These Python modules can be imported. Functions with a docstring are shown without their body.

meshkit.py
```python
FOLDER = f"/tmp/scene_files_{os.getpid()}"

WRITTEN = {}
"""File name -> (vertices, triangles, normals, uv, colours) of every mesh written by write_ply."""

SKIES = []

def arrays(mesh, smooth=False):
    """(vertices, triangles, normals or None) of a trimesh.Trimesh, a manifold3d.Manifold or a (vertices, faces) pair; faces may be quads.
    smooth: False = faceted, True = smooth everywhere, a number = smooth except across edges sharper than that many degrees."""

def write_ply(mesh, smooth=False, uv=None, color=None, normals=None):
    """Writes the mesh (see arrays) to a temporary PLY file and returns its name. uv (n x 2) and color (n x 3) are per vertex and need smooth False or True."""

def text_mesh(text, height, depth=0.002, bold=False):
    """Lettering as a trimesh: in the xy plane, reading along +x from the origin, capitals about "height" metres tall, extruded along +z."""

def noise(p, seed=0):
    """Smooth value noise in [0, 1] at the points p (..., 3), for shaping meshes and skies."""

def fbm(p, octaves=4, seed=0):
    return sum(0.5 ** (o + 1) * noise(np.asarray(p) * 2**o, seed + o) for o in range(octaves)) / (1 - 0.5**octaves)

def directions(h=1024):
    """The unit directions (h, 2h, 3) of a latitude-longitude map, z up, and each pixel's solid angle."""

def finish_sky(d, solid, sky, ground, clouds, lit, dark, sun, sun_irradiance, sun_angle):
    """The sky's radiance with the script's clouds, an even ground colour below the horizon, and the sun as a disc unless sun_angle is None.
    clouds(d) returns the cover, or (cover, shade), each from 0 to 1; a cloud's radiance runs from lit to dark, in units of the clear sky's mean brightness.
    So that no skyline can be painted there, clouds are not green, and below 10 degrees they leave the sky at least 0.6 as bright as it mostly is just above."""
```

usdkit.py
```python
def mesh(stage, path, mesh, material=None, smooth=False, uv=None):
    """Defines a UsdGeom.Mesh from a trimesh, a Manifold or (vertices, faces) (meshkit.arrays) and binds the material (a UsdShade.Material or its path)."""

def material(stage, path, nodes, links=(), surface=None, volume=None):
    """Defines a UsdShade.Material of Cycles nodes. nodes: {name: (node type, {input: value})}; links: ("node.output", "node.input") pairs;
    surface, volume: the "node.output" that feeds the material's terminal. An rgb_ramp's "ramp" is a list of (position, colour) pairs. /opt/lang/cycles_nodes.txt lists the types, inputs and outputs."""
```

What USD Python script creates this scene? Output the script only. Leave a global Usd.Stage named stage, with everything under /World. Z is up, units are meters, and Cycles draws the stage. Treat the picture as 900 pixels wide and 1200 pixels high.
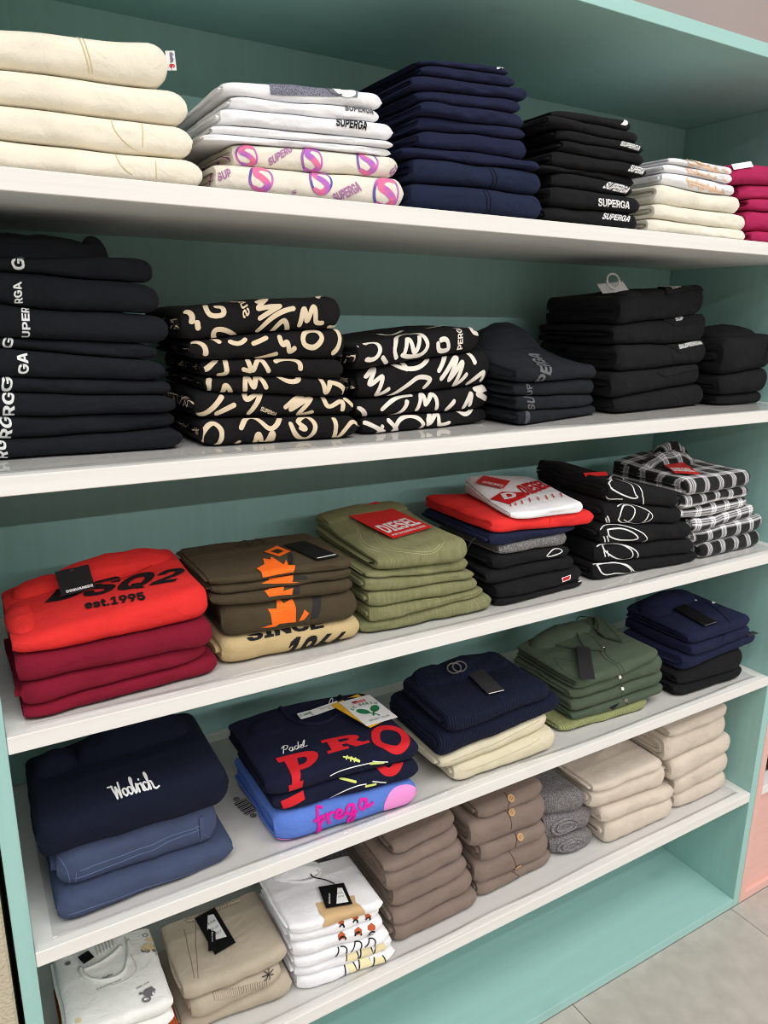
import math, glob, random
import numpy as np, trimesh, usdkit, meshkit
from pxr import Usd, UsdGeom, UsdLux, UsdShade, Gf, Sdf, Vt
import shapely
from shapely import affinity
from shapely.geometry import Polygon, LineString, Point, MultiPolygon, box
from shapely.ops import unary_union

stage = Usd.Stage.CreateInMemory()
UsdGeom.SetStageUpAxis(stage, UsdGeom.Tokens.z)
UsdGeom.SetStageMetersPerUnit(stage, 1.0)
UsdGeom.Xform.Define(stage, '/World')
UsdGeom.Scope.Define(stage, '/World/Looks')

# ------------------------------------------------------------------ camera
FPX = 863.80
CAM = np.array([-0.01284, -1.13936, 1.85333])
RC = np.array([[0.863010520844311, -0.5050449088921706, 0.011936536940433812],      # camera right
               [-0.11929548105706989, -0.2266956725306769, -0.9666321225032956],    # camera down
               [0.49089859351132126, 0.8327897165899464, -0.25589032578556636]])    # camera forward
cam = UsdGeom.Camera.Define(stage, '/World/Camera')
cam.CreateHorizontalApertureAttr(36.0); cam.CreateVerticalApertureAttr(48.0)
cam.CreateFocalLengthAttr(FPX * 36.0 / 900.0)
cam.CreateClippingRangeAttr(Gf.Vec2f(0.02, 100.0))
r, d, f = RC
cam.AddTransformOp().Set(Gf.Matrix4d(*[float(v) for v in (*r, 0, *(-d), 0, *(-f), 0, *CAM, 1)]))
cam.CreateExposureAttr(-0.17)

# ------------------------------------------------------------------ lights: rows of ceiling strip lamps, and the room's soft air light
dome = UsdLux.DomeLight.Define(stage, '/World/room_light')
dome.CreateIntensityAttr(0.04); dome.CreateColorAttr(Gf.Vec3f(0.98, 0.99, 1.0))
def strip_light(name, x, y, z, lx, ly, power):
    l = UsdLux.RectLight.Define(stage, '/World/' + name)
    l.CreateWidthAttr(lx); l.CreateHeightAttr(ly); l.CreateIntensityAttr(power)
    l.CreateColorAttr(Gf.Vec3f(1.0, 0.995, 0.99))
    l.AddTranslateOp().Set(Gf.Vec3d(x, y, z))
FAR, NEAR, WIDE = 162.0, 22.0, 4.3
strip_light('strip_lamp_light_001', 1.2, -7.9, 4.33, 9.0, 0.11, FAR)
strip_light('strip_lamp_light_002', 1.2, -2.8, 4.33, 9.0, 0.11, NEAR)
strip_light('panel_lamp_light', 1.2, -4.3, 4.33, 9.0, 1.2, WIDE)
strip_light('panel_lamp_light_001', 1.2, -1.75, 4.33, 9.0, 1.0, WIDE)

# ------------------------------------------------------------------ materials
def lin(c):
    c = np.asarray(c, float) / 255.0
    return tuple(np.where(c <= 0.04045, c / 12.92, ((c + 0.055) / 1.055) ** 2.4))
def look(name, nodes, links, surface):
    return usdkit.material(stage, '/World/Looks/' + name, nodes, links, surface=surface)
MATS = {}
def plain(name, rgb, rough=0.6, spec=0.5, metal=0.0, var=0.0, vscale=8.0, bump=0.0, bscale=200.0, sheen=0.0, stretch=(1, 1, 1)):
    """A surface with slight tone variation and fine relief."""
    if name in MATS: return MATS[name]
    c = np.array(lin(rgb))
    n = {'g': ('texture_coordinate', {}), 'p': ('principled_bsdf', dict(roughness=rough, specular_ior_level=spec, metallic=metal))}
    l = []
    if var:
        n['m'] = ('mapping', {'scale': stretch}); n['n'] = ('noise_texture', {'scale': vscale, 'detail': 4.0})
        n['r'] = ('rgb_ramp', {'ramp': [(0.25, tuple(c * (1 - var))), (0.75, tuple(np.minimum(c * (1 + var), 0.95)))]})
        l += [('g.object', 'm.vector'), ('m.vector', 'n.vector'), ('n.fac', 'r.fac'), ('r.color', 'p.base_color')]
    else:
        n['p'][1]['base_color'] = tuple(c)
    if bump:
        n['m2'] = ('mapping', {'scale': stretch}); n['n2'] = ('noise_texture', {'scale': bscale, 'detail': 3.0}); n['b'] = ('bump', {'strength': 1.0, 'distance': bump})
        l += [('g.object', 'm2.vector'), ('m2.vector', 'n2.vector'), ('n2.fac', 'b.height'), ('b.normal', 'p.normal')]
    if sheen:
        n['p'][1].update(sheen_weight=sheen, sheen_roughness=0.45, sheen_tint=tuple(np.minimum(c * 1.5 + 0.05, 1)))
    MATS[name] = look(name, n, l, 'p.BSDF')
    return MATS[name]

def fabric(name, rgb, kind='fleece', var=0.06):
    """Cloth: kinds fleece / jersey / twill / rib / melange / denim, pattern in the cloth's own (u, v) metres."""
    if name in MATS: return MATS[name]
    c = np.array(lin(rgb))
    n = {'g': ('texture_coordinate', {}), 'p': ('principled_bsdf', dict(roughness=0.92, specular_ior_level=0.18, sheen_weight=0.12, sheen_roughness=0.5, sheen_tint=tuple(np.minimum(c * 1.3 + 0.02, 1)))),
         'n': ('noise_texture', {'scale': 14.0, 'detail': 3.0}),
         'r': ('rgb_ramp', {'ramp': [(0.3, tuple(c * (1 - var))), (0.7, tuple(np.minimum(c * (1 + var), 0.93)))]}),
         'w': ('noise_texture', {'scale': 20.0, 'detail': 5.0, 'roughness': 0.55, 'distortion': 0.9}), 'b': ('bump', {'strength': 0.6, 'distance': 0.007}),
         'b2': ('bump', {'strength': 0.5, 'distance': 0.0006})}
    l = [('g.object', 'n.vector'), ('n.fac', 'r.fac'), ('g.object', 'w.vector'), ('w.fac', 'b.height'), ('b.normal', 'b2.normal'), ('b2.normal', 'p.normal')]
    if kind in ('fleece', 'jersey'):
        n['w2'] = ('noise_texture', {'scale': 900.0, 'detail': 1.0}); l += [('g.object', 'w2.vector'), ('w2.fac', 'b2.height'), ('r.color', 'p.base_color')]
    elif kind in ('twill', 'denim'):
        n['w2'] = ('wave_texture', {'scale': 260.0, 'bands_direction': 'diagonal', 'distortion': 0.6}); l += [('g.UV', 'w2.vector'), ('w2.fac', 'b2.height')]
        if kind == 'denim':
            n['mp'] = ('mapping', {'scale': (40, 4, 1)}); n['n3'] = ('noise_texture', {'scale': 6.0, 'detail': 5.0})
            n['mx'] = ('mix_color', {'blend_type': 'multiply', 'fac': 0.55}); n['r3'] = ('rgb_ramp', {'ramp': [(0.3, (0.66, 0.66, 0.66)), (0.7, (1.25, 1.25, 1.25))]})
            l += [('g.UV', 'mp.vector'), ('mp.vector', 'n3.vector'), ('n3.fac', 'r3.fac'), ('r.color', 'mx.a'), ('r3.color', 'mx.b'), ('mx.result', 'p.base_color')]
        else: l += [('r.color', 'p.base_color')]
    elif kind == 'rib':
        n['w2'] = ('wave_texture', {'scale': 52.0, 'bands_direction': 'x', 'distortion': 0.4}); n['b2'] = ('bump', {'strength': 0.9, 'distance': 0.003})
        l += [('g.UV', 'w2.vector'), ('w2.fac', 'b2.height'), ('r.color', 'p.base_color')]
    elif kind == 'melange':
        n['n3'] = ('noise_texture', {'scale': 420.0, 'detail': 2.0}); n['r3'] = ('rgb_ramp', {'ramp': [(0.36, tuple(c * 0.38)), (0.64, tuple(np.minimum(c * 1.75, 0.9)))]})
        n['w2'] = ('wave_texture', {'scale': 90.0, 'bands_direction': 'x', 'distortion': 1.5}); n['b2'] = ('bump', {'strength': 0.8, 'distance': 0.0015})
        l += [('g.object', 'n3.vector'), ('n3.fac', 'r3.fac'), ('r3.color', 'p.base_color'), ('g.UV', 'w2.vector'), ('w2.fac', 'b2.height')]
    MATS[name] = look(name, n, l, 'p.BSDF')
    return MATS[name]

def plaid(name):
    """Black and white tartan woven in the cloth's (u, v)."""
    n = {'g': ('texture_coordinate', {}), 's': ('separate_xyz', {}), 'p': ('principled_bsdf', dict(roughness=0.9, specular_ior_level=0.15, sheen_weight=0.1))}
    l = [('g.UV', 's.vector')]
    sett = [(0.0, .010), (0.36, .010), (0.365, .28), (0.41, .28), (0.415, .85), (0.475, .85), (0.48, .14), (0.52, .14), (0.525, .70), (0.575, .70), (0.58, .16), (0.62, .16), (0.625, .95), (0.685, .95), (0.69, .28), (0.735, .28), (0.74, .010), (1, .010)]
    for a, rep in (('x', 0.058), ('y', 0.066)):
        n['d' + a] = ('math', {'math_type': 'divide', 'value2': rep}); n['f' + a] = ('math', {'math_type': 'floored_modulo', 'value2': 1.0})
        n['r' + a] = ('rgb_ramp', {'ramp': [(q, (v, v, v)) for q, v in sett]})
        l += [('s.' + a, 'd%s.value1' % a), ('d%s.value' % a, 'f%s.value1' % a), ('f%s.value' % a, 'r%s.fac' % a)]
    n['mx'] = ('mix_color', {'blend_type': 'mix', 'fac': 0.5}); n['w'] = ('noise_texture', {'scale': 60.0, 'detail': 3.0}); n['b'] = ('bump', {'strength': 0.5, 'distance': 0.003})
    n['hs'] = ('mix_color', {'blend_type': 'multiply', 'fac': 1.0, 'b': (1.30, 1.30, 1.34), 'use_clamp_result': False})
    l += [('rx.color', 'mx.a'), ('ry.color', 'mx.b'), ('mx.result', 'hs.a'), ('hs.result', 'p.base_color'), ('g.object', 'w.vector'), ('w.fac', 'b.height'), ('b.normal', 'p.normal')]
    MATS[name] = look(name, n, l, 'p.BSDF')
    return MATS[name]

def wood_paint(name, rgb, axis, var=0.05, rough=0.5, knots=True):
    """Painted board: brushed grain running along an axis, a few faint knots showing through."""
    if name in MATS: return MATS[name]
    c = np.array(lin(rgb)); sc = [55.0, 55.0, 55.0]; sc['xyz'.index(axis)] = 1.6
    n = {'g': ('geometry', {}), 'm': ('mapping', {'scale': tuple(sc)}), 'n': ('noise_texture', {'scale': 1.0, 'detail': 5.0, 'distortion': 0.4}),
         'r': ('rgb_ramp', {'ramp': [(0.28, tuple(c * (1 - var))), (0.72, tuple(np.minimum(c * (1 + var * .6), 0.93)))]}),
         'b': ('bump', {'strength': 0.5, 'distance': 0.0012}), 'p': ('principled_bsdf', dict(roughness=rough, specular_ior_level=0.35))}
    l = [('g.position', 'm.vector'), ('m.vector', 'n.vector'), ('n.fac', 'r.fac'), ('n.fac', 'b.height'), ('b.normal', 'p.normal')]
    if knots:
        sk = [9.0, 9.0, 9.0]; sk['xyz'.index(axis)] = 4.0
        n['mk'] = ('mapping', {'scale': tuple(sk), 'location': (0.37, 0.11, 0.23)}); n['v'] = ('voronoi_texture', {'scale': 0.7}); n['rk'] = ('rgb_ramp', {'ramp': [(0.0, (.70, .70, .68)), (0.085, (.80, .80, .78)), (0.15, (1, 1, 1))]})
        n['mx'] = ('mix_color', {'blend_type': 'multiply', 'fac': 0.35})
        l += [('g.position', 'mk.vector'), ('mk.vector', 'v.vector'), ('v.distance', 'rk.fac'), ('r.color', 'mx.a'), ('rk.color', 'mx.b'), ('mx.result', 'p.base_color')]
    else: l += [('r.color', 'p.base_color')]
    MATS[name] = look(name, n, l, 'p.BSDF')
    return MATS[name]

def strokes_cloth(name, rgb, rgb2, scale=34.0, w=0.035):
    """Dark cloth with bands of brush-like print, for the folded edges of the printed garments."""
    n = {'g': ('texture_coordinate', {}), 'n': ('noise_texture', {'scale': scale, 'detail': 0.5, 'distortion': 0.6}),
         'r': ('rgb_ramp', {'ramp': [(0.0, lin(rgb)), (.5 - w - .004, lin(rgb)), (.5 - w, lin(rgb2)), (.5 + w, lin(rgb2)), (.5 + w + .004, lin(rgb)), (1, lin(rgb))]}), 'p': ('principled_bsdf', dict(roughness=0.9, specular_ior_level=0.18))}
    return look(name, n, [('g.object', 'n.vector'), ('n.fac', 'r.fac'), ('r.color', 'p.base_color')], 'p.BSDF')
def film_mat():
    n = {'t': ('transparent_bsdf', {'color': (1.0, 1.0, 1.0)}), 'gl': ('glossy_bsdf', {'color': (1, 1, 1), 'roughness': 0.06}), 'd': ('diffuse_bsdf', {'color': (0.9, 0.9, 0.92)}),
         'fr': ('fresnel', {'IOR': 1.32}), 'm0': ('mix_closure', {'fac': 0.10}), 'm1': ('mix_closure', {})}
    l = [('t.BSDF', 'm0.closure1'), ('d.BSDF', 'm0.closure2'), ('fr.fac', 'm1.fac'), ('m0.closure', 'm1.closure1'), ('gl.BSDF', 'm1.closure2')]
    return look('clear_film', n, l, 'm1.closure')

def two_tone(name, rgb1, rgb2, scale=18.0, a=0.4, b=0.6):
    if name in MATS: return MATS[name]
    n = {'g': ('geometry', {}), 'n': ('noise_texture', {'scale': scale, 'detail': 1.0}), 'r': ('rgb_ramp', {'ramp': [(a, lin(rgb1)), (b, lin(rgb2))]}), 'p': ('principled_bsdf', dict(roughness=0.85, specular_ior_level=0.2))}
    MATS[name] = look(name, n, [('g.position', 'n.vector'), ('n.fac', 'r.fac'), ('r.color', 'p.base_color')], 'p.BSDF')
    return MATS[name]

# ------------------------------------------------------------------ prims
USED = {}
def numbered(parent, name):
    k = (parent, name); i = USED.get(k, 0); USED[k] = i + 1
    return name if i == 0 else '%s_%03d' % (name, i)
def meta(prim, label=None, category=None, group=None, kind=None):
    for k, v in (('label', label), ('category', category), ('group', group), ('kind', kind)):
        if v: prim.SetCustomDataByKey(k, v)
    if label and category and not 4 <= len(label.split()) <= 16: print('LABEL LENGTH', len(label.split()), label)
    return prim
def thing(name, label, category, group=None, loc=(0, 0, 0)):
    x = UsdGeom.Xform.Define(stage, '/World/' + numbered('/World', name))
    x.AddTranslateOp().Set(Gf.Vec3d(*map(float, loc)))
    meta(x.GetPrim(), label, category, group)
    x.loc = np.array(loc, float)
    LOC[str(x.GetPath())] = x.loc
    return x
LOC = {}
def part(parent, name, mesh, mat, label=None, smooth=False, uv=None, kind=None):
    """A mesh under a thing (or a part); points are given in the world and stored relative to the thing."""
    pp = str(parent.GetPath()) if parent is not None else '/World'
    v, f_ = (np.asarray(mesh.vertices), np.asarray(mesh.faces)) if hasattr(mesh, 'vertices') else (np.asarray(mesh[0], float), np.asarray(mesh[1]))
    o = LOC.get('/'.join(pp.split('/')[:3]), np.zeros(3))
    m = usdkit.mesh(stage, pp + '/' + numbered(pp, name), (v - o, f_), mat, smooth=smooth, uv=uv)
    meta(m.GetPrim(), label, None, None, kind)
    return m
def structure(name, mesh, mat, smooth=False):
    m = part(None, name, mesh, mat, smooth=smooth); meta(m.GetPrim(), kind='structure'); return m
def bx(x0, x1, y0, y1, z0, z1, bev=0.0):
    """A box with chamfered edges."""
    if bev <= 0: return trimesh.creation.box(bounds=[[x0, y0, z0], [x1, y1, z1]])
    c, h = np.array([(x0 + x1) / 2, (y0 + y1) / 2, (z0 + z1) / 2]), np.array([x1 - x0, y1 - y0, z1 - z0]) / 2
    p = []
    for s in np.ndindex(2, 2, 2):
        s = np.array(s) * 2 - 1
        for a in range(3):
            q = s * (h - bev); q[a] = s[a] * h[a]; p.append(q)
    m = trimesh.convex.convex_hull(np.array(p) + c)
    return m
def join(ms): return trimesh.util.concatenate([m if hasattr(m, 'vertices') else trimesh.Trimesh(m[0], m[1], process=False) for m in ms])
def tube(P, rad, sides=6, closed=False):
    P = np.asarray(P, float); n = len(P)
    T = np.gradient(P, axis=0) if not closed else np.roll(P, -1, 0) - np.roll(P, 1, 0)
    T /= np.linalg.norm(T, axis=1, keepdims=True) + 1e-12
    A = np.zeros_like(P); a = np.cross(T[0], [0.31, 0.17, 0.93]); a /= np.linalg.norm(a)
    for i in range(n):
        a = a - T[i] * (a @ T[i]); a /= np.linalg.norm(a) + 1e-12; A[i] = a
    B = np.cross(T, A); an = np.arange(sides) * 2 * np.pi / sides
    rad = np.broadcast_to(rad, (n,))
    V = P[:, None] + rad[:, None, None] * (np.cos(an)[None, :, None] * A[:, None] + np.sin(an)[None, :, None] * B[:, None])
    F = []
    for i in range(n if closed else n - 1):
        for j in range(sides):
            i2, j2 = (i + 1) % n, (j + 1) % sides
            F += [[i * sides + j, i * sides + j2, i2 * sides + j2], [i * sides + j, i2 * sides + j2, i2 * sides + j]]
    V = V.reshape(-1, 3)
    if not closed:
        for e, fl in ((0, 1), (n - 1, 0)):
            k = len(V); V = np.vstack([V, P[e]])
            for j in range(sides):
                q = [e * sides + j, e * sides + (j + 1) % sides, k]; F.append(q[::-1] if fl else q)
    return trimesh.Trimesh(V, F, process=False)
def smooth_line(pts, n=40):
    pts = np.asarray(pts, float)
    from scipy.interpolate import CubicSpline, Akima1DInterpolator
    if len(pts) > 4: CubicSpline = Akima1DInterpolator
    t = np.r_[0, np.cumsum(np.linalg.norm(np.diff(pts, axis=0), axis=1) + 1e-9)]
    return CubicSpline(t, pts)(np.linspace(0, t[-1], n))

# ------------------------------------------------------------------ lettering and flat shapes
FONT = glob.glob('/opt/blender-*/*/datafiles/fonts/Inter.woff2')[0]
_txt = {}
def text_shape(text, weight=700, cond=1.0, slant=0.0):
    """Lettering as a flat shape inside the unit box (0..1 along the line, capitals 0..1 high); returns (shape, aspect)."""
    k = (text, weight, cond, slant)
    if k in _txt: return _txt[k]
    from PIL import Image, ImageDraw, ImageFont
    fo = ImageFont.truetype(FONT, 60)
    try: fo.set_variation_by_axes([32, weight])
    except Exception: pass
    x0, y0, x1, y1 = fo.getbbox(text, anchor='ls')
    im = Image.new('L', (x1 - x0 + 8, y1 - y0 + 8)); ImageDraw.Draw(im).text((4 - x0, 4 - y0), text, 255, fo, anchor='ls')
    on = np.pad(np.asarray(im) > 127, ((0, 0), (1, 1))).astype(np.int8)
    rows, st = np.nonzero(np.diff(on, axis=1) == 1); en = np.nonzero(np.diff(on, axis=1) == -1)[1]
    sh = shapely.union_all(shapely.box(st, -rows - 1, en, -rows)).buffer(0.6).buffer(-0.6).simplify(0.6)
    sh = affinity.translate(sh, -4, 4 - y0)                       # baseline at 0
    cap = 60 * 0.727
    w = (x1 - x0)
    if slant: sh = affinity.affine_transform(sh, [1, slant, 0, 1, 0, 0])
    sh = affinity.scale(sh, 1.0 / w, 1.0 / cap, origin=(0, 0))
    _txt[k] = (sh, w / cap * cond); return _txt[k]
def polys(sh):
    if sh.is_empty: return []
    return [g for g in getattr(sh, 'geoms', [sh]) if g.geom_type == 'Polygon' and g.area > 1e-9]
def flat(sh, size=0.006):
    """A flat shape as a fine triangle net (2-D points, faces)."""
    V, F, k = [], [], 0
    for g in polys(sh):
        v, f_ = trimesh.creation.triangulate_polygon(g, engine='earcut')
        if len(f_) == 0: continue
        v3 = np.c_[v, np.zeros(len(v))]
        try: v3, f_ = trimesh.remesh.subdivide_to_size(v3, f_, size, max_iter=12)
        except ValueError: pass
        a, b, c_ = (v3[f_[:, i]] for i in range(3))
        fl = np.cross(b - a, c_ - a)[:, 2] < 0; f_ = f_.copy(); f_[fl] = f_[fl][:, ::-1]
        V.append(v3[:, :2]); F.append(f_ + k); k += len(v3)
    if not V: return np.zeros((0, 2)), np.zeros((0, 3), int)
    return np.vstack(V), np.vstack(F)
def stroke(pts, w, n=40, curve=True):
    p = smooth_line(pts, n) if curve and len(pts) > 2 else np.asarray(pts, float)
    return LineString(p).buffer(w / 2, cap_style='round', quad_segs=4)
def affine3(sh, p0, p1, p2):
    """Maps the unit box to the parallelogram p0 (origin), p1 (end of baseline), p2 (top of the start)."""
    p0, p1, p2 = map(np.asarray, (p0, p1, p2)); e1, e2 = p1 - p0, p2 - p0
    return affinity.affine_transform(sh, [e1[0], e2[0], e1[1], e2[1], p0[0], p0[1]])

# ------------------------------------------------------------------ a folded garment
SH_Z = {1: 2.0348, 2: 1.6309, 3: 1.2293, 4: 0.8291, 5: 0.4300}
FILM = 0.0006
def sstep(t): t = np.clip(t, 0, 1); return t * t * (3 - 2 * t)

class Stack:
    """Seams between folded garments lying on one another: seam i is a height field over (x, depth)."""
    def __init__(s, name, shelf, xa, xb, ya, yb, sz, gx, L=0.25, amp=0.0045, slope=0.0, shear=0.0, seed=None):
        s.name, s.z0, s.xa, s.xb, s.ya, s.yb, s.sz, s.gx, s.L, s.amp, s.slope, s.shear = name, SH_Z[shelf], xa, xb, ya, yb, np.array(sz), gx, L, amp, slope, shear
        s.seed = seed if seed is not None else sum(ord(c) * 7 ** i for i, c in enumerate(name)) % 9973
        s.bumps = []
        s.n = len(gx)
        s.rng = np.random.default_rng(s.seed)
    def seam(s, i, x, dep):
        t = (x - s.xa) / (s.xb - s.xa)
        h = None
        for k in range(0, i + 1):
            b = s.sz[k][0] + (s.sz[k][1] - s.sz[k][0]) * t
            if k:
                th = (s.sz[k][0] - s.sz[k - 1][0]) * (1 - t) + (s.sz[k][1] - s.sz[k - 1][1]) * t
                am = min(s.amp, 0.16 * float(np.mean(s.sz[k] - s.sz[k - 1])))
                P = np.stack([x * 9.0 + 3.1 * s.seed % 50, dep * 7.0, np.full_like(x, k * 5.3)], -1)
                b = b + am * 2.2 * (meshkit.fbm(P, 2, s.seed % 97) - 0.5) + s.slope * dep * k / s.n
                h = np.maximum(b, h + 0.25 * np.maximum(th, 0.008))
            else: h = b
        if i == s.n:
            for (cx, cd, rx, rd, hh) in s.bumps:
                h = h + hh * np.exp(-((x - cx) / rx) ** 2 - ((dep - cd) / rd) ** 2)
        return h

class Garment:
    def __init__(s, st, i, setback=None, L=None, out=None, rL=0.016, rR=0.020, minL=0.62, minR=0.15, layers=2, nose=0.5, wrinkle=0.0048, corner=0.012):
        s.st, s.i = st, i
        s.xl, s.xr = st.gx[i]
        s.T = float(np.mean(st.sz[i + 1] - st.sz[i]))
        s.set = (float(st.rng.uniform(-0.005, 0.010)) if setback is None else setback)
        s.L = (st.L + float(st.rng.uniform(-0.015, 0.015))) if L is None else L
        s.out, s.rL, s.rR, s.minL, s.minR, s.layers, s.wr, s.cor = out, rL, rR, minL, minR, layers, wrinkle, corner
        s.a = min(nose * s.T, 0.024)
        s.set -= 0.55 * s.a
        s.yaw = float(st.rng.uniform(-0.011, 0.011)); s.rL = rL * float(st.rng.uniform(.7, 1.5)); s.minL = float(np.clip(minL + st.rng.uniform(-.15, .10), .25, .9))
        ph = np.linspace(-1, 1, 21); ph = (np.pi / 2) * (0.62 * ph + 0.38 * ph ** 3); e = 0.85
        yy = s.a * (1 - np.abs(np.cos(ph)) ** e); zz = 0.5 + 0.5 * np.sign(np.sin(ph)) * np.abs(np.sin(ph)) ** e
        yb = np.linspace(s.L, s.a, 9)[:-1]; yt = np.linspace(s.a, s.L, 26)[1:]
        s.dep = np.r_[yb, yy, yt]; s.zet = np.r_[np.zeros(8), zz, np.ones(25)]
        seg = np.hypot(np.diff(s.dep), np.diff(s.zet) * s.T); al = np.r_[0, np.cumsum(seg)]
        s.s = al - al[8 + 10]
        s.seed = st.seed + 31 * i
        s.eps = 0.0006
    def place(s, u, dep, zet, squash=True):
        """(u along the fold, depth behind the nose, relative height) -> world point."""
        st = s.st
        u, dep, zet = np.broadcast_arrays(np.asarray(u, float), np.asarray(dep, float), np.asarray(zet, float))
        xl, xr = s.xl, s.xr
        if s.out:
            o = np.array(s.out); dl, dr = np.interp(dep, o[:, 0], o[:, 1]), np.interp(dep, o[:, 0], o[:, 2])
        else:
            dl = dr = 0.0
        P0 = np.stack([dep * 14.0, zet * 1.5, np.full_like(dep, s.seed * 0.37)], -1)
        wl = 0.009 * (meshkit.fbm(P0, 2, s.seed % 89) - 0.5); wr_ = 0.006 * (meshkit.fbm(P0 + 9.0, 2, s.seed % 83) - 0.5)
        x = (xl + dl + wl) * (1 - u) + (xr + dr + wr_) * u
        dL, dR = (x - (xl + dl)), ((xr + dr) - x)
        if squash:
            qL = s.minL + (1 - s.minL) * np.sqrt(np.clip(1 - (1 - np.clip(dL / s.rL, 0, 1)) ** 2, 0, 1))
            qR = s.minR + (1 - s.minR) * np.sqrt(np.clip(1 - (1 - np.clip(dR / s.rR, 0, 1)) ** 2, 0, 1))
            zet = 0.5 + (zet - 0.5) * qL * qR
        xs = np.clip(x, min(xl, xr) - 0.2, xr + 0.2)
        zb = st.seam(s.i, xs, dep); zt = st.seam(s.i + 1, xs, dep)
        z = st.z0 + FILM + zb + s.eps + zet * (zt - zb - 2 * s.eps)
        fr = np.exp(-dep / 0.03)
        Q = np.stack([x * 16.0, zet * 0.8, np.full_like(x, s.seed * 0.71)], -1); Q2 = np.stack([x * 38.0, zet * 2.5, np.full_like(x, s.seed * 0.31)], -1)
        y = st.ya + (st.yb - st.ya) * (x - st.xa) / (st.xb - st.xa) + s.set + dep + s.yaw * (u - 0.5)
        y = y + fr * (s.wr * 2.4 * (meshkit.fbm(Q, 2, s.seed % 79) - 0.5) + s.wr * 0.7 * (meshkit.noise(Q2, s.seed % 73) - 0.5))
        y = y + s.cor * (np.clip(1 - dL / 0.035, 0, 1) ** 2 + np.clip(1 - dR / 0.035, 0, 1) ** 2) * np.exp(-dep / 0.06)
        return np.stack([x + st.shear * dep, y, z], -1)
    def uz(s, x, sv):
        return (np.asarray(x, float) - s.xl) / (s.xr - s.xl), np.interp(sv, s.s, s.dep), np.interp(sv, s.s, s.zet)
    def lo(s): return float(np.interp(0.05, s.zet[8:19], s.s[8:19]))
    def hi(s): return s.s[-1] - 0.004 if s.i == s.st.n - 1 else float(np.interp(0.975, s.zet[18:29], s.s[18:29]))
    def surf(s, x, sv, h=0.0):
        """A point h above the cloth at x (metres along the fold, as at the nose) and sv (metres up over the nose)."""
        x, sv = np.broadcast_arrays(np.asarray(x, float), np.asarray(sv, float))
        p = s.place(*s.uz(x, sv))
        e = 0.0015
        tx = s.place(*s.uz(x + e, sv)) - s.place(*s.uz(x - e, sv)); ts = s.place(*s.uz(x, sv + e)) - s.place(*s.uz(x, sv - e))
        n = np.cross(tx, ts); n /= np.linalg.norm(n, axis=-1, keepdims=True) + 1e-12
        return p + n * np.asarray(h)[..., None] if np.ndim(h) else p + n * h
    def loop(s, k):
        """Closed section k: 0 = the outer cloth, then the folds inside it."""
        tau = min(0.24, 0.0075 / s.T + 0.06) if s.layers else 0.5
        t = tau * s.T
        if s.layers == 0: k, solid = 0, True
        else: solid = k == s.layers
        o = k * (tau + 0.03); g = k * (t + 0.002)
        if solid and k:
            dep = g + (s.dep - 0) * (s.L - g - 0.004 * k) / s.L; return [(dep, o + s.zet * (1 - 2 * o), None)]
        od, oz = g + s.dep * (s.L - g) / s.L, o + s.zet * (1 - 2 * o)
        if solid: return [(od, oz, None)]
        i_o = o + tau; idp = np.minimum(g + t + s.dep * (s.L - g - t) / s.L, s.L); iz = i_o + s.zet * (1 - 2 * i_o)
        return [(od, oz, (idp, iz))]
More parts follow.
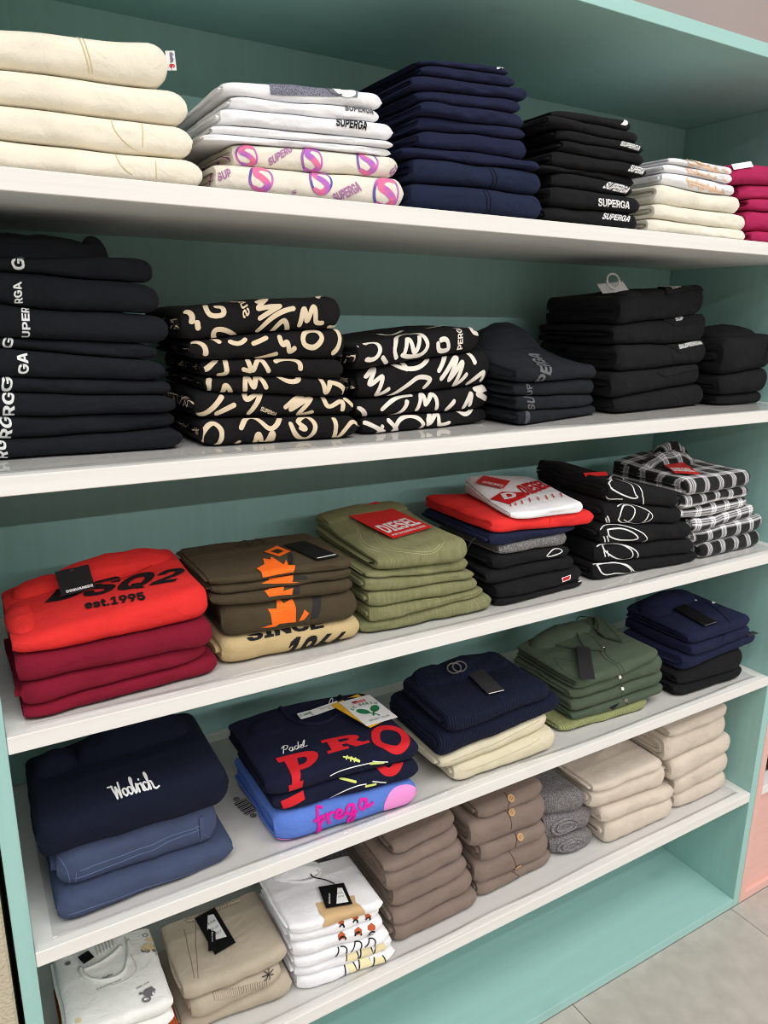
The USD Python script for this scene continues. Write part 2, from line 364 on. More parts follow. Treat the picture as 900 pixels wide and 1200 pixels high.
    def section_mesh(s, k, nu=30, j=(0.0, 0.0)):
        (od, oz, inner), = s.loop(k)
        w = s.xr - s.xl
        edge = np.array([0, .002, .006, .011, .017, .026]) / w
        u = np.unique(np.r_[j[0] / w + edge, np.linspace(j[0] / w + 0.04 / w, 1 - j[1] / w - 0.04 / w, nu), 1 - j[1] / w - edge])
        V, F, UV = [], [], []
        def grid(dp, zt, flip):
            b = sum(len(v) for v in V); n, m = len(u), len(dp)
            P = s.place(u[:, None], dp[None, :], zt[None, :]).reshape(-1, 3); V.append(P)
            UV.append(np.stack(np.broadcast_arrays(s.xl + u[:, None] * w, (s.s + 0.013 * s.i)[None, :]), -1).reshape(-1, 2))
            i, jj = np.meshgrid(np.arange(n - 1), np.arange(m - 1), indexing='ij'); a = b + i * m + jj
            q = np.stack([a, a + m, a + m + 1, a + 1], -1).reshape(-1, 4)
            F.append(q[:, ::-1] if flip else q)
        def ribbon(A, B, flip):
            b = sum(len(v) for v in V); n = len(A[0])
            for (uu, dd, zz) in (A, B):
                P = s.place(uu, dd, zz); V.append(P); UV.append(np.stack([P[:, 0] + P[:, 1], P[:, 2]], -1))
            a = b + np.arange(n - 1); q = np.stack([a, a + 1, a + n + 1, a + n], -1); F.append(q[:, ::-1] if flip else q)
        grid(od, oz, False)
        o = np.ones_like
        if inner is not None:
            grid(inner[0], inner[1], True)
            for ue, fl in ((u[0], True), (u[-1], False)):
                ribbon((o(od) * ue, od, oz), (o(od) * ue, *inner), fl)
            for e, fl in ((0, False), (-1, True)):
                ribbon((u, o(u) * od[e], o(u) * oz[e]), (u, o(u) * inner[0][e], o(u) * inner[1][e]), fl)
        else:
            h = len(od) // 2
            lo = np.linspace(0, 18, 19).astype(int); up = np.r_[np.linspace(len(od) - 1, 18, 19)].round().astype(int)
            for ue, fl in ((u[0], True), (u[-1], False)):
                ribbon((o(od[lo]) * ue, od[lo], oz[lo]), (o(od[lo]) * ue, od[up], oz[up]), fl)
            ribbon((u, o(u) * od[0], o(u) * oz[0]), (u, o(u) * od[-1], o(u) * oz[-1]), False)
        return np.vstack(V), np.vstack(F), np.vstack(UV)

GAR = {}
ORD = ['lowest', 'second from bottom', 'third from bottom', 'fourth from bottom', 'fifth from bottom']
ORT = ['topmost', 'second from top', 'third from top', 'fourth from top', 'fifth from top']
def ordinal(i, n):
    if n == 1: return 'only one'
    j = n - 1 - i
    return ORD[i] if i < j else ORT[j]
def garment(st, i, kind, label, category, mat, group=None, nu=30, inner=None, **kw):
    """Builds one folded garment: a thing with a body and the folds inside it."""
    nu = max(nu, 54)
    g = Garment(st, i, **kw)
    c = g.place(0.5, 0.5 * g.L, 0.0)
    g.x = thing(kind, label, category, group, loc=tuple(c))
    g.mat = mat
    nl = g.layers
    v, f_, uv = g.section_mesh(0, nu)
    g.body = part(g.x, 'body', (v, f_), mat, smooth=True, uv=uv)
    g.nbody = v; g.fbody = f_
    for k in range(1, nl + 1):
        j = (float(st.rng.uniform(-0.009, 0.006)), 0.004)
        v, f_, uv = g.section_mesh(k, 16, j)
        part(g.x, 'inner_fold', (v, f_), inner or mat, smooth=True, uv=uv)
    GAR[(st.name, i)] = g
    return g

# ------------------------------------------------------------------ things that sit on the cloth
def on(g, mesh, h=0.0):
    """Bends a mesh with (x, s, height) points onto the cloth."""
    v = np.asarray(mesh.vertices if hasattr(mesh, 'vertices') else mesh[0]); f_ = np.asarray(mesh.faces if hasattr(mesh, 'faces') else mesh[1])
    return trimesh.Trimesh(g.surf(v[:, 0], v[:, 1], v[:, 2] + h), f_, process=False)
def decal(g, sh, name, mat, h=0.0007, parent=None, label=None, size=0.006):
    """Flat print: a shape in (x, s) metres laid on the cloth."""
    lo, hi = g.lo(), g.hi()
    if (g.st.name in ('C5', 'E3', 'A4', 'C4', 'B4', 'B1') or (g.st.name in ('A2', 'B5') and name == 'lettering')) and name != 'leaf_print' and not sh.is_empty:      # keep a small print whole on its own fold
        b = sh.bounds; k = min(1.0, (g.xr - .012 - b[0]) / max(b[2] - b[0], 1e-6))
        if 0.3 < k < 1: sh = affinity.scale(sh, k, 1, origin=(b[0], 0))
        if g.i < g.st.n - 1 or g.st.name == 'A4':
            if name == 'lettering' and g.st.name in ('A4',): lo, hi = lo * .62, float(np.interp(.97, g.zet[18:29], g.s[18:29])) * .62
            k = min(1.0, (hi - lo) / max(b[3] - b[1], 1e-6))
            if k < 1: sh = affinity.scale(sh, 1, max(k, .5), origin='center')
            b = sh.bounds; sh = affinity.translate(sh, 0, min(0, hi - b[3]) + max(0, lo - b[1]) if b[3] - b[1] <= hi - lo + 1e-6 else 0)
    sh = sh.intersection(box(g.xl + 0.003, lo, g.xr - 0.003, hi)) if not sh.is_valid is False else sh.buffer(0)
    v, f_ = flat(sh, size)
    if len(f_) == 0: return None
    return part(parent or g.x, name, (g.surf(v[:, 0], v[:, 1], h), f_), mat, label=label, smooth=True)
def slab(g, sh, name, mat, h0, h1, size=0.008, parent=None, label=None):
    """A layer of cloth of its own thickness sewn on: a shape in (x, s) between two heights."""
    ms = []
    sh = sh.intersection(box(g.xl + .003, g.lo(), g.xr - .003, g.hi() + (0.002 if g.i < g.st.n - 1 else 0)))
    for p_ in polys(sh):
        v, f_ = flat(p_, size)
        a = (g.surf(v[:, 0], v[:, 1], h1), f_); ms.append(a)
        for ring in [p_.exterior, *p_.interiors]:
            c = np.array(shapely.segmentize(ring, size).coords)
            A, B = g.surf(c[:, 0], c[:, 1], h0), g.surf(c[:, 0], c[:, 1], h1); n = len(c); k = np.arange(n - 1)
            ms.append((np.vstack([A, B]), np.vstack([np.c_[k, k + 1, k + n + 1], np.c_[k, k + n + 1, k + n]])))
    return part(parent or g.x, name, join(ms), mat, label=label, smooth=40)
def line(g, pts, name, mat, rad=0.001, h=0.0004, n=40, parent=None, label=None, sides=5, curve=True, closed=False):
    """A seam, cord or rib along points (x, s[, height])."""
    p = np.array([tuple(q) + (0.0,) * (3 - len(q)) for q in pts], float)
    p[:, 0] = np.clip(p[:, 0], g.xl + .002, g.xr - .002); p[:, 1] = np.clip(p[:, 1], g.lo() + rad, g.hi())
    p = p[np.r_[True, np.linalg.norm(np.diff(p[:, :2], axis=0), axis=1) > 1e-5]]
    if len(p) < 2: return None
    p = smooth_line(p, n) if curve and len(p) > 2 else np.stack([np.interp(np.linspace(0, len(p) - 1, n), np.arange(len(p)), p[:, i]) for i in range(3)], 1)
    return part(parent or g.x, name, tube(g.surf(p[:, 0], p[:, 1], p[:, 2] + h), rad, sides, closed), mat, label=label, smooth=True)
def dome(g, cx, cs, rx, rs, H, name, mat, seed=0, fold=0.35, power=2.0, n=26, parent=None, label=None, rot=0.0, h=0.0006):
    """A soft lump of the same cloth lying on top (hood, rolled collar, sleeve end), closed below."""
    a = np.linspace(0, 2 * np.pi, 2 * n, endpoint=False); rr = np.linspace(0, 1, n // 2)
    R, A = np.meshgrid(rr, a, indexing='ij')
    c, si = np.cos(A), np.sin(A); e = 0.75
    X = rx * R * np.sign(c) * np.abs(c) ** e; S = rs * R * np.sign(si) * np.abs(si) ** e
    co, sn = math.cos(rot), math.sin(rot); X, S = X * co - S * sn, X * sn + S * co
    nz = meshkit.fbm(np.stack([X * 30 + seed, S * 45, np.full_like(X, seed * 1.7)], -1), 3, seed % 61)
    Hh = H * (1 - R ** power) ** 0.6 * (1 - fold + 2 * fold * nz)
    v = g.surf(cx + X.ravel(), cs + S.ravel(), Hh.ravel() + h); m = len(a)
    i, j = np.meshgrid(np.arange(len(rr) - 1), np.arange(m), indexing='ij'); q = np.stack([i * m + j, (i + 1) * m + j, (i + 1) * m + (j + 1) % m, i * m + (j + 1) % m], -1).reshape(-1, 4)
    return part(parent or g.x, name, (v, q), mat, label=label, smooth=True, uv=np.c_[cx + X.ravel(), cs + S.ravel()])
def flat_frame(g, p0, p2, lift, w):
    a, c = (g.surf(np.array([q[0]]), np.array([q[1]]), lift)[0] for q in (p0, p2))
    st_ = float(g.s[28]) + .004; over = max(0.0, st_ - p0[1])
    if over: a = g.surf(np.array([p0[0] + .5 * over * (p2[0] - p0[0]) / max(p2[1] - p0[1], .01)]), np.array([st_]), lift)[0]
    e2 = c - a; hh = np.linalg.norm(e2) + over; e2 = e2 / np.linalg.norm(e2); a = a - e2 * over; e1 = np.cross(e2, [0, 0, 1.0]); e1 /= np.linalg.norm(e1)
    return a, e1, e2, np.cross(e1, e2), w, hh
def frame(g, p0, p1, p2, lift):
    """A flat frame resting over three points of the cloth: origin, unit axes, lengths."""
    a, b, c = (g.surf(np.array([q[0]]), np.array([q[1]]), lift)[0] for q in (p0, p1, p2))
    e1 = b - a; w = np.linalg.norm(e1); e1 = e1 / w; e2 = c - a; e2 = e2 - e1 * (e2 @ e1); hh = np.linalg.norm(e2); e2 = e2 / hh
    return a, e1, e2, np.cross(e1, e2), w, hh
def card(g, fr, name, mat, th=0.0008, parent=None, label=None, shape=None):
    """A stiff paper tag; fr is a frame."""
    a, e1, e2, n, w, hh = fr
    sh = shape if shape is not None else box(0, 0, 1, 1)
    sh = affinity.scale(sh, w, hh, origin=(0, 0))
    m = trimesh.creation.extrude_polygon(sh, th, engine='earcut'); v = np.asarray(m.vertices)
    return part(parent or g.x, name, (a + v[:, :1] * e1 + v[:, 1:2] * e2 + v[:, 2:] * n, m.faces), mat, label=label)
def card_print(fr, sh, name, mat, parent, th=0.0008, label=None, h=0.0003):
    """Print on a tag: a shape in the tag's unit box."""
    a, e1, e2, n, w, hh = fr
    v, f_ = flat(sh, 5.0)
    if len(f_) == 0: return
    return part(parent, name, (a + v[:, :1] * w * e1 + v[:, 1:2] * hh * e2 + (th + h) * n, f_), mat, label=label)
def text_in(text, x0, y0, x1, h, weight=800, slant=0.0):
    sh, _ = text_shape(text, weight, 1.0, slant)
    return affinity.affine_transform(sh, [x1 - x0, 0, 0, h, x0, y0])
# ------------------------------------------------------------------ the room
WHITE_WALL = plain('wall_paint_white', (158, 152, 146), 0.9, 0.2, var=0.03, vscale=3)
structure('wall_back', bx(-6, 8, 0.534, 0.66, 0, 4.5), plain('wall_paint_grey', (176, 165, 163), 0.9, 0.2, var=0.03, vscale=3.0))
structure('wall_front', bx(-6, 8, -10.2, -10.05, 0, 4.5), WHITE_WALL)
structure('wall_right', bx(8, 8.15, -10.05, 0.66, 0, 4.5), WHITE_WALL)
structure('wall_left', bx(-6.15, -6, -10.05, 0.66, 0, 4.5), WHITE_WALL)
structure('trim_1', bx(-0.95, -0.0375, 0.0, 0.53, 0.002, 4.5, 0.004), plain('rough_plaster', (196, 186, 164), 0.95, 0.1, var=0.10, vscale=90.0, bump=0.004, bscale=160.0))
structure('ceiling', bx(-6, 8, -10.05, 0.66, 4.5, 4.6), plain('ceiling_paint', (225, 222, 216), 0.9, 0.2))
fl = structure('floor', bx(-6, 8, -10.05, 0.66, -0.12, -0.010), plain('floor_grout', (104, 98, 90), 0.9, 0.2))
tile_m = [plain('floor_tile_%d' % k, c, 0.42, 0.35, var=0.13, vscale=17.0, bump=0.0006, bscale=60) for k, c in enumerate([(184, 179, 171), (179, 175, 167), (188, 183, 175)])]
k = 0
for ix in range(-4, 5):
    for y1 in (0.52, 0.0, -1.40):
        x0, y0 = 1.2915 + 0.70 * ix, (0.0 if y1 > 0 else y1 - 1.40)
        part(fl, 'floor_tile', bx(x0 + .0012, x0 + .6988, y0 + .0012, y1 - .0012, -0.0098, 0.0, 0.0008), tile_m[(ix * 3 + int(y1 * 5)) % 3])
part(fl, 'outer_floor', join([bx(-6, 8, -10.05, -2.80, -0.0098, 0.0), bx(-6, 1.2915 - 2.8, -2.80, 0.53, -0.0098, 0), bx(1.2915 + 3.5, 8, -2.80, 0.53, -0.0098, 0)]), tile_m[0])
for nm, y, lb in (('ceiling_lamp', -7.9, 'long narrow ceiling strip lamp farthest from the shelves'), ('ceiling_lamp', -2.8, 'long narrow ceiling strip lamp between two wide ceiling panels'), ('ceiling_lamp', -4.3, 'wide ceiling lamp panel farther from the shelves'), ('ceiling_lamp', -1.75, 'wide ceiling lamp panel nearest the shelves')):
    t = thing(nm, lb, 'lamp', None, (1.2, y, 4.4))
    part(t, 'housing', bx(-3.3, 5.7, y - (.08 if 'narrow' in lb else .62), y + (.08 if 'narrow' in lb else .62), 4.36, 4.499, 0.01), plain('lamp_white', (235, 235, 235), 0.4))

# ------------------------------------------------------------------ the teal shelving unit
TEAL = (160, 204, 198)
TZ = wood_paint('teal_paint_upright', TEAL, 'z'); TX = wood_paint('teal_paint_board', TEAL, 'x', var=0.03)
WX = wood_paint('white_paint_board', (235, 233, 229), 'x', var=0.045)
unit = thing('shelving_unit', 'tall teal wooden shelving unit with five white shelves full of folded clothes', 'shelf', None, (1.0, 0.25, 0))
D = 0.512
part(unit, 'side_panel', bx(-0.0274, 0.0, 0, D + .017, 0.001, 2.4094, 0.001), TZ)
part(unit, 'side_panel', bx(2.0, 2.0309, 0, D + .017, 0.001, 2.4094, 0.001), TZ)
part(unit, 'back_panel', bx(0.0005, 1.9995, D, D + .017, 0.001, 2.4094), wood_paint('teal_paint_back', TEAL, 'z', knots=False))
part(unit, 'top_board', bx(-0.0274, 2.0309, 0, D + .017, 2.4096, 2.4365, 0.001), TX)
part(unit, 'bottom_board', bx(0.0005, 1.9995, 0, D - .0005, 0.001, 0.031, 0.001), TX)
for k in range(1, 6):
    part(unit, 'white_shelf', bx(0.0006, 1.9994, 0.0, D - .0005, SH_Z[k] - 0.0290 - (0.003 if k == 5 else 0), SH_Z[k], 0.0012), WX)

# the pink unit next to it
PK = (232, 184, 174)
PZ, PX = wood_paint('pink_paint_upright', PK, 'z', knots=False), wood_paint('pink_paint_board', PK, 'x', knots=False)
pu = thing('pink_shelving_unit', 'salmon pink wooden shelving unit standing right of the teal one', 'shelf', None, (2.6, 0.25, 0))
part(pu, 'side_panel', bx(2.0325, 2.062, 0.0, D, 0.001, 2.40, 0.001), PZ)
part(pu, 'side_panel', bx(3.20, 3.23, 0.0, D, 0.001, 2.40, 0.001), PZ)
part(pu, 'back_panel', bx(2.0625, 3.1995, D, D + .017, 0.001, 2.40), PZ)
part(pu, 'bottom_board', bx(2.0625, 3.1995, 0.0, D - .0005, 0.001, 0.031, 0.001), PX)
part(pu, 'top_board', bx(2.0325, 3.23, 0.0, D, 2.4005, 2.43, 0.001), PX)
part(pu, 'front_panel', bx(2.0625, 3.1995, 0.012, 0.028, 0.0315, 0.3995, 0.001), PX)
for z in (0.43, 0.83, 1.23):
    part(pu, 'white_shelf', bx(2.0627, 3.1993, 0.0, D - .0005, z - .03, z, 0.001), WX)

# ------------------------------------------------------------------ clear protective film on each shelf
FM = film_mat()
ORDN = {1: 'top', 2: 'second', 3: 'third', 4: 'fourth', 5: 'fifth'}
def film(k, y0, ridge, cutL=0.03, cutR=1.965):
    nx, ny = 320, 52
    xs = np.linspace(cutL, cutR, nx); t = np.r_[np.linspace(0, .036, 38), np.linspace(.046, .46, 14)]
    X = np.repeat(xs[:, None], ny, 1)
    yf = y0 + 0.006 * (meshkit.fbm(np.stack([xs * 3, xs * 0 + k, xs * 0], -1), 2, k) - .5)
    Y = yf[:, None] + t[None, :] * np.ones((nx, 1))
    dpt = Y - yf[:, None]
    nz = meshkit.fbm(np.stack([X * 2.6, Y * 14, np.full_like(X, k * 3.0)], -1), 2, 5 + k)
    nz2 = meshkit.fbm(np.stack([X * 4, np.full_like(X, k * 2.0), np.full_like(X, 7.0)], -1), 2, 11 + k)
    wob = (0.0105 if k != 4 else 0.007) + (0.014 if k != 4 else 0.007) * (meshkit.fbm(np.stack([X * 2.2, np.full_like(X, k * 4.0), np.full_like(X, 3.0)], -1), 2, 31 + k) - .5)
    edge = np.exp(-((dpt - wob) / 0.0055) ** 2) + .45 * np.exp(-((dpt - wob * .35) / 0.003) ** 2)
    Zr = ridge * edge * np.clip(0.55 + 2.0 * (nz2 - 0.42), 0.25, 1.3) * (0.85 + 0.3 * nz) + 0.0009 * np.exp(-dpt / .05) * nz
    Z = SH_Z[k] + 0.00035 + Zr
    i, j = np.meshgrid(np.arange(nx - 1), np.arange(ny - 1), indexing='ij'); a = i * ny + j
    q = np.stack([a, a + ny, a + ny + 1, a + 1], -1).reshape(-1, 4)
    t_ = thing('plastic_film', 'clear wrinkled plastic film lying along the %s white shelf from the top' % ORDN[k] if k > 1 else 'clear wrinkled plastic film lying along the top white shelf', 'plastic film', None, (1.0, 0.2, SH_Z[k]))
    part(t_, 'sheet', (np.stack([X, Y, Z], -1).reshape(-1, 3), q), FM, smooth=True)
    if k == 4:                                                   # recycling marks and lettering printed on the film
        T_ = np.array([[.424, .228], [.438, .148]]); e = (T_[1] - T_[0]); L_ = np.hypot(*e); e /= L_; nrm = np.array([-e[1], e[0]])
        sh = [LineString([(a, -.011), (a, .011)]).buffer(.0022 if j % 2 else .0012) for j, a in enumerate(np.linspace(.016, L_ - .016, 9))] + [text_in('04', .0, -.004, .010, .008, 800), text_in('PE', L_ - .010, -.004, L_, .008, 800)]
        sh += [affinity.translate(Point(0, 0).buffer(.007).difference(Point(0, 0).buffer(.0055)), a, 0) for a in (.005, L_ - .005)] + [LineString([(.014, .015), (L_ - .014, .015)]).buffer(.0010)]
        v, f_ = flat(unary_union(sh), .02); P_ = T_[0] + v[:, :1] * e + v[:, 1:] * nrm
        part(t_, 'printed_marking', (np.c_[P_, np.full(len(P_), SH_Z[k] + .0016)], f_), plain('ink_film', (30, 30, 32), .6))
for k, y0, rg in ((1, .012, .002), (2, .010, .0055), (3, .008, .0065), (4, .008, .0070), (5, .008, .0070)):
    film(k, y0, rg)
# ------------------------------------------------------------------ measured seams of every stack: shelf, x range, front line, seam heights (left, right), fold extents
ST = {
    'A1': (1, 0.025, 0.358, 0.040, 0.040, [(0.0015, 0.0015), (0.0384, 0.0425), (0.0809, 0.0869), (0.1218, 0.1362), (0.1642, 0.1990)], [(0.025, 0.358), (0.025, 0.345), (0.025, 0.341), (0.025, 0.315)]),
    'A2': (1, 0.364, 0.726, 0.040, 0.040, [(0.0015, 0.0015), (0.0387, 0.0535), (0.0703, 0.0869), (0.0801, 0.0976), (0.0954, 0.1094), (0.1158, 0.1358), (0.1343, 0.1533), (0.1498, 0.1780)], [(0.377, 0.721), (0.409, 0.709), (0.364, 0.697), (0.380, 0.695), (0.391, 0.692), (0.408, 0.666), (0.396, 0.669)]),
    'A3': (1, 0.711, 1.043, 0.040, 0.040, [(0.0015, 0.0015), (0.0461, 0.0528), (0.0899, 0.0914), (0.1069, 0.1111), (0.1311, 0.1464), (0.1541, 0.1661), (0.1744, 0.1901), (0.1937, 0.2116), (0.2153, 0.2330), (0.2305, 0.2492), (0.2404, 0.2613)], [(0.730, 1.033), (0.735, 1.037), (0.718, 1.023), (0.748, 0.994), (0.747, 0.987), (0.747, 0.983), (0.742, 0.968), (0.731, 0.982), (0.749, 0.953), (0.746, 0.934)]),
    'A4': (1, 1.029, 1.317, 0.040, 0.040, [(0.0015, 0.0015), (0.0320, 0.0356), (0.0688, 0.0687), (0.0968, 0.0888), (0.1079, 0.1085), (0.1366, 0.1288), (0.1567, 0.1518), (0.1753, 0.1677), (0.1932, 0.1900), (0.2086, 0.2129)], [(1.045, 1.312), (1.046, 1.303), (1.064, 1.280), (1.032, 1.301), (1.057, 1.317), (1.074, 1.303), (1.064, 1.300), (1.033, 1.287), (1.060, 1.266)]),
    'A5': (1, 1.344, 1.692, 0.040, 0.040, [(0.0015, 0.0015), (0.0302, 0.0257), (0.0631, 0.0599), (0.1026, 0.0985), (0.1307, 0.1170), (0.1452, 0.1377), (0.1578, 0.1564)], [(1.344, 1.676), (1.351, 1.681), (1.359, 1.652), (1.376, 1.627), (1.377, 1.598), (1.384, 1.599)]),
    'A6': (1, 1.604, 1.955, 0.045, 0.045, [(0.0015, 0.0015), (0.0269, 0.0312), (0.0739, 0.0855), (0.0960, 0.1115), (0.1259, 0.1433), (0.1701, 0.1925)], [(1.700, 1.955), (1.692, 1.955), (1.686, 1.955), (1.661, 1.955), (1.608, 1.947)]),
    'B1': (2, 0.020, 0.323, 0.130, 0.115, [(0.0015, 0.0015), (0.0317, 0.0332), (0.0691, 0.0582), (0.1045, 0.0884), (0.1318, 0.1124), (0.1707, 0.1435), (0.1883, 0.1724), (0.2368, 0.2193), (0.2811, 0.2682), (0.3005, 0.3082)], [(0.020, 0.323), (0.020, 0.317), (0.020, 0.317), (0.020, 0.313), (0.020, 0.303), (0.020, 0.291), (0.020, 0.311), (0.020, 0.298), (0.020, 0.294)]),
    'B2': (2, 0.333, 0.651, 0.113, 0.090, [(0.0015, 0.0015), (0.0498, 0.0403), (0.0963, 0.0751), (0.1209, 0.1114), (0.1516, 0.1427), (0.1792, 0.2045), (0.2319, 0.2636)], [(0.355, 0.647), (0.351, 0.645), (0.368, 0.626), (0.365, 0.622), (0.346, 0.625), (0.333, 0.615)]),
    'B3': (2, 0.650, 1.032, 0.098, 0.137, [(0.0015, 0.0015), (0.0331, 0.0332), (0.0675, 0.0857), (0.1215, 0.1617), (0.1711, 0.2137)], [(0.667, 1.001), (0.656, 0.999), (0.661, 0.995), (0.650, 0.965)]),
    'B4': (2, 0.998, 1.337, 0.055, 0.132, [(0.0015, 0.0015), (0.0343, 0.0202), (0.0654, 0.0489), (0.0934, 0.0869), (0.1225, 0.1193)], [(1.024, 1.337), (1.017, 1.322), (1.008, 1.313), (1.004, 1.308)]),
    'B5': (2, 1.351, 1.801, 0.120, 0.168, [(0.0015, 0.0015), (0.0402, 0.0585), (0.0993, 0.1158), (0.1635, 0.1665), (0.2097, 0.2455), (0.2737, 0.3199)], [(1.368, 1.747), (1.351, 1.729), (1.361, 1.749), (1.353, 1.736), (1.355, 1.706)]),
    'B6': (2, 1.713, 1.955, 0.128, 0.109, [(0.0015, 0.0015), (0.0274, 0.0360), (0.0759, 0.1016), (0.1712, 0.1876)], [(1.776, 1.955), (1.763, 1.955), (1.758, 1.955)]),
    'C1': (3, 0.026, 0.348, 0.039, 0.048, [(0.0015, 0.0015), (0.0237, 0.0364), (0.0642, 0.0616), (0.1076, 0.1079), (0.1385, 0.1734)], [(0.029, 0.348), (0.031, 0.326), (0.027, 0.337), (0.026, 0.336)]),
    'C2': (3, 0.345, 0.645, 0.067, 0.049, [(0.0015, 0.0015), (0.0556, 0.0458), (0.1229, 0.1059), (0.1443, 0.1292), (0.1605, 0.1523), (0.1758, 0.1734)], [(0.361, 0.643), (0.365, 0.632), (0.347, 0.623), (0.350, 0.621), (0.345, 0.623)]),
    'C3': (3, 0.650, 0.980, 0.057, 0.050, [(0.0015, 0.0015), (0.0271, 0.0376), (0.0594, 0.0504), (0.0968, 0.0700), (0.1249, 0.0902), (0.1351, 0.1267), (0.1645, 0.1892)], [(0.652, 0.969), (0.664, 0.949), (0.663, 0.934), (0.653, 0.923), (0.657, 0.906), (0.677, 0.889)]),
    'C4': (3, 0.959, 1.282, 0.054, 0.068, [(0.0015, 0.0015), (0.0217, 0.0112), (0.0553, 0.0505), (0.0830, 0.0811), (0.1172, 0.1054), (0.1422, 0.1391), (0.1694, 0.1519), (0.2000, 0.1869), (0.2145, 0.2111)], [(0.985, 1.263), (0.978, 1.255), (0.959, 1.222), (0.976, 1.209), (0.992, 1.210), (0.966, 1.235), (0.968, 1.282), (1.016, 1.238)]),
    'C5': (3, 1.301, 1.671, 0.070, 0.047, [(0.0015, 0.0015), (0.0472, 0.0268), (0.0959, 0.0655), (0.1471, 0.1069), (0.2068, 0.1391), (0.2594, 0.1805)], [(1.301, 1.671), (1.301, 1.642), (1.306, 1.628), (1.314, 1.585), (1.318, 1.560)]),
    'C6': (3, 1.561, 1.955, 0.057, 0.062, [(0.0015, 0.0015), (0.0420, 0.0425), (0.0766, 0.0949), (0.1168, 0.1253), (0.1527, 0.1558), (0.1894, 0.1893), (0.2326, 0.2310)], [(1.683, 1.955), (1.661, 1.955), (1.639, 1.916), (1.602, 1.869), (1.577, 1.858), (1.581, 1.861)]),
    'D1': (4, 0.027, 0.359, 0.055, 0.052, [(0.0015, 0.0015), (0.0557, 0.0491), (0.1299, 0.1350), (0.2000, 0.2217)], [(0.044, 0.359), (0.051, 0.333), (0.027, 0.352)]),
    'D2': (4, 0.433, 0.772, 0.044, 0.025, [(0.0015, 0.0015), (0.0658, 0.0561), (0.1075, 0.1042), (0.1499, 0.1463)], [(0.444, 0.762), (0.448, 0.769), (0.433, 0.772)]),
    'D3': (4, 0.827, 1.192, 0.036, 0.039, [(0.0015, 0.0015), (0.0430, 0.0584), (0.0763, 0.0972), (0.1396, 0.1353), (0.1837, 0.1767)], [(0.874, 1.170), (0.835, 1.157), (0.827, 1.192), (0.845, 1.153)]),
    'D4': (4, 1.232, 1.593, 0.066, 0.051, [(0.0015, 0.0015), (0.0199, 0.0294), (0.0451, 0.0588), (0.0815, 0.0991), (0.1076, 0.1478), (0.1390, 0.1805)], [(1.232, 1.533), (1.272, 1.593), (1.269, 1.593), (1.265, 1.577), (1.268, 1.549)]),
    'D5': (4, 1.647, 1.946, 0.051, 0.024, [(0.0015, 0.0015), (0.0356, 0.0389), (0.0679, 0.1099), (0.1150, 0.1456), (0.1488, 0.1813), (0.1807, 0.2172)], [(1.647, 1.925), (1.653, 1.900), (1.664, 1.946), (1.679, 1.911), (1.678, 1.900)]),
    'E2': (5, 0.245, 0.481, 0.076, 0.046, [(0.0015, 0.0015), (0.0264, 0.0642), (0.0813, 0.1019), (0.1217, 0.1406)], [(0.245, 0.473), (0.261, 0.450), (0.250, 0.466)]),
    'E3': (5, 0.470, 0.719, 0.045, 0.028, [(0.0015, 0.0015), (0.0362, 0.0258), (0.0665, 0.0555), (0.0975, 0.0874), (0.1335, 0.1163), (0.1647, 0.1411), (0.1913, 0.1645)], [(0.488, 0.719), (0.485, 0.714), (0.482, 0.701), (0.478, 0.690), (0.475, 0.685), (0.470, 0.689)]),
    'E4': (5, 0.702, 0.988, 0.055, 0.067, [(0.0015, 0.0015), (0.0540, 0.0407), (0.0930, 0.1015), (0.1537, 0.1481), (0.2149, 0.2021), (0.2394, 0.2609), (0.2663, 0.3158)], [(0.736, 0.982), (0.732, 0.968), (0.734, 0.947), (0.710, 0.933), (0.702, 0.912), (0.732, 0.900)]),
    'E5': (5, 0.936, 1.249, 0.061, 0.075, [(0.0015, 0.0015), (0.0453, 0.0327), (0.1245, 0.1067), (0.1828, 0.1521), (0.2530, 0.2312), (0.2772, 0.2958)], [(0.991, 1.247), (0.977, 1.225), (0.980, 1.199), (0.942, 1.194), (0.969, 1.175)]),
    'E6': (5, 1.219, 1.390, 0.102, 0.072, [(0.0015, 0.0015), (0.0589, 0.0532), (0.1349, 0.1229), (0.1941, 0.1882)], [(1.256, 1.390), (1.234, 1.386), (1.219, 1.349)]),
    'E7': (5, 1.352, 1.725, 0.055, 0.059, [(0.0015, 0.0015), (0.0799, 0.0619), (0.1327, 0.1006), (0.1870, 0.1740), (0.2109, 0.2108)], [(1.418, 1.693), (1.395, 1.691), (1.358, 1.656), (1.358, 1.629)]),
    'E8': (5, 1.631, 1.955, 0.051, 0.059, [(0.0015, 0.0015), (0.0512, 0.0600), (0.1207, 0.1264), (0.1885, 0.1941), (0.2714, 0.2662), (0.3018, 0.3137)], [(1.718, 1.955), (1.702, 1.955), (1.665, 1.955), (1.638, 1.921), (1.640, 1.905)]),
}
